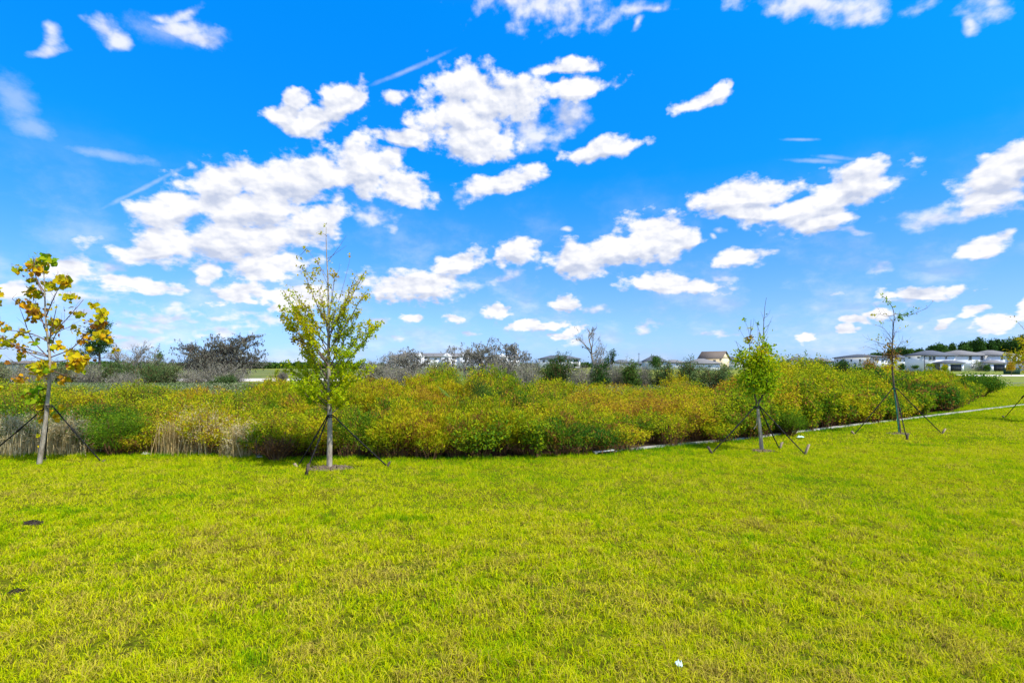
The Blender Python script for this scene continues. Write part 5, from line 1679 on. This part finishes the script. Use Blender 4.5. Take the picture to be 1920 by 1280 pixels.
# mast, palms and yard planting
mb = MB(); Ym = 200
mb.tube(np.array([[0, 0, 0], [0, 0, Z(661, Ym)]]), [.14, .08], 6)
mb.box(-.5, .5, -.06, .06, Z(664, Ym), Z(664, Ym) + .12)
tag(mb.build('mast', M['fascia'], None, loc=(X(1198, Ym), Ym, 0)), 'thin dark mast standing above the low roofs right of centre', 'mast')
for px_, yt_ in ((262, 672), (293, 664), (1492, 660), (1638, 652)):
    pass


def round_tree(name, label, px, Y, ytop, wpx, tint, mat, seed, group=None, n=1500, size=.16, lo=.3):
    h = Z(ytop, Y); w_ = wpx * Y / F; rng = np.random.default_rng(seed)
    root = thing(name, label, 'tree', (X(px, Y), Y, 0), group)
    t = Tree(seed)
    t.limb(np.array([[0, 0, 0], [.03, 0, h * .4], [0, .02, h * .8]]), .03 * h / 2, .01, 6, 8, .01, False)
    for k in range(10):
        az = rng.uniform(0, 6.28); z0 = h * rng.uniform(lo, .7)
        t.limb(np.array([[0, 0, z0], [np.cos(az) * w_ * .2, np.sin(az) * w_ * .2, z0 + h * .12], [np.cos(az) * w_ * .4, np.sin(az) * w_ * .4, z0 + h * .22]]), .02, .006, 4, 6, .01, False)
    t.wood('trunk', 'bark_dark', root)
    k = 14
    cc = rng.normal(size=(k, 3)); cc /= np.linalg.norm(cc, axis=1)[:, None]; cc *= rng.uniform(.2, .75, k)[:, None]
    P = cc[rng.integers(0, k, n)] + rng.normal(size=(n, 3)) * .22
    P = P * np.array([w_ / 2, w_ / 2, h * (1 - lo) / 2]) + np.array([0, 0, h * (1 + lo) / 2])
    V, Fc = scatter(DIAMOND[0], DIAMOND[1], P, size * rng.uniform(.6, 1.4, n), rand_rot(n, rng, .7))
    mk('crown', V, [Fc], M[mat], root, tint=np.clip(np.repeat(tint + rng.normal(size=n) * .13, 4), 0, 1))
    return root


round_tree('round_tree', 'domed green tree before a grey roof right of the mast', 1231, 80, 665, 30, .5, 'dark_leaf', 201, size=.22)
round_tree('round_tree', 'dark green round-topped tree left of the long white house', 1578, 60, 676, 26, .2, 'dark_leaf', 202, size=.2)
round_tree('yard_tree', 'small round green tree against the white wall left of the downspout', 1716, 150, 683, 12, .6, 'dark_leaf', 203, 'small yard trees by the white houses', 900, .22)
round_tree('yard_tree', 'small olive tree against the white wall right of the downspout', 1743, 150, 679, 14, .72, 'under', 204, 'small yard trees by the white houses', 700, .22)
round_tree('yard_tree', 'clipped yellow-green tree by the left patio column', 1771, 160, 682, 12, .55, 'under', 205, 'small yard trees by the white houses', 1600, .24, .05)
round_tree('yard_tree', 'thin grey-green tree before the two lower windows of the taupe-roofed house', 1834, 150, 673, 22, .55, 'grey_scrub', 206, 'small yard trees by the white houses', 700, .22)
round_tree('yard_tree', 'bushy green tree left of the white patio column', 1849, 150, 684, 14, .6, 'dark_leaf', 207, 'small yard trees by the white houses', 1200, .24, .05)
round_tree('yard_tree', 'orange-yellow round tree before the dark green box at the right edge', 1896, 92, 676, 17, .33, 'under', 208, 'small yard trees by the white houses', 2200, .17)
round_tree('yard_tree', 'reddish round tree before the long white house', 1632, 120, 678, 13, .18, 'under', 209, 'small yard trees by the white houses', 1100, .2, .1)
round_tree('yard_tree', 'pale tan tree before the partly hidden white house', 1665, 110, 680, 26, .3, 'under', 210, 'small yard trees by the white houses', 1500, .2, .1)
round_tree('yard_tree', 'dark leafy tree at the left corner of the white row', 1690, 140, 679, 14, .3, 'dark_leaf', 211, 'small yard trees by the white houses', 1300, .22, .1)
round_tree('round_tree', 'lime-green young tree beside the sand track left of the maple', 521, 60, 691, 14, .7, 'under', 212, None, 900, .16, .1)

mb = MB()
g = gp(1897, 701.5)
mb.box(-1.35, 1.35, -.4, .4, 0, 1.25)
mb.box(-1.40, 1.40, -.45, .45, 1.253, 1.33)
for k in range(7):
    mb.box(-1.2 + k * .38, -1.12 + k * .38, -.43, -.403, .1, 1.2)
tag(mb.build('utility_box', M['hedge_box'], None, loc=tuple(g)), 'dark green slatted utility box behind the orange-yellow round tree', 'utility box')
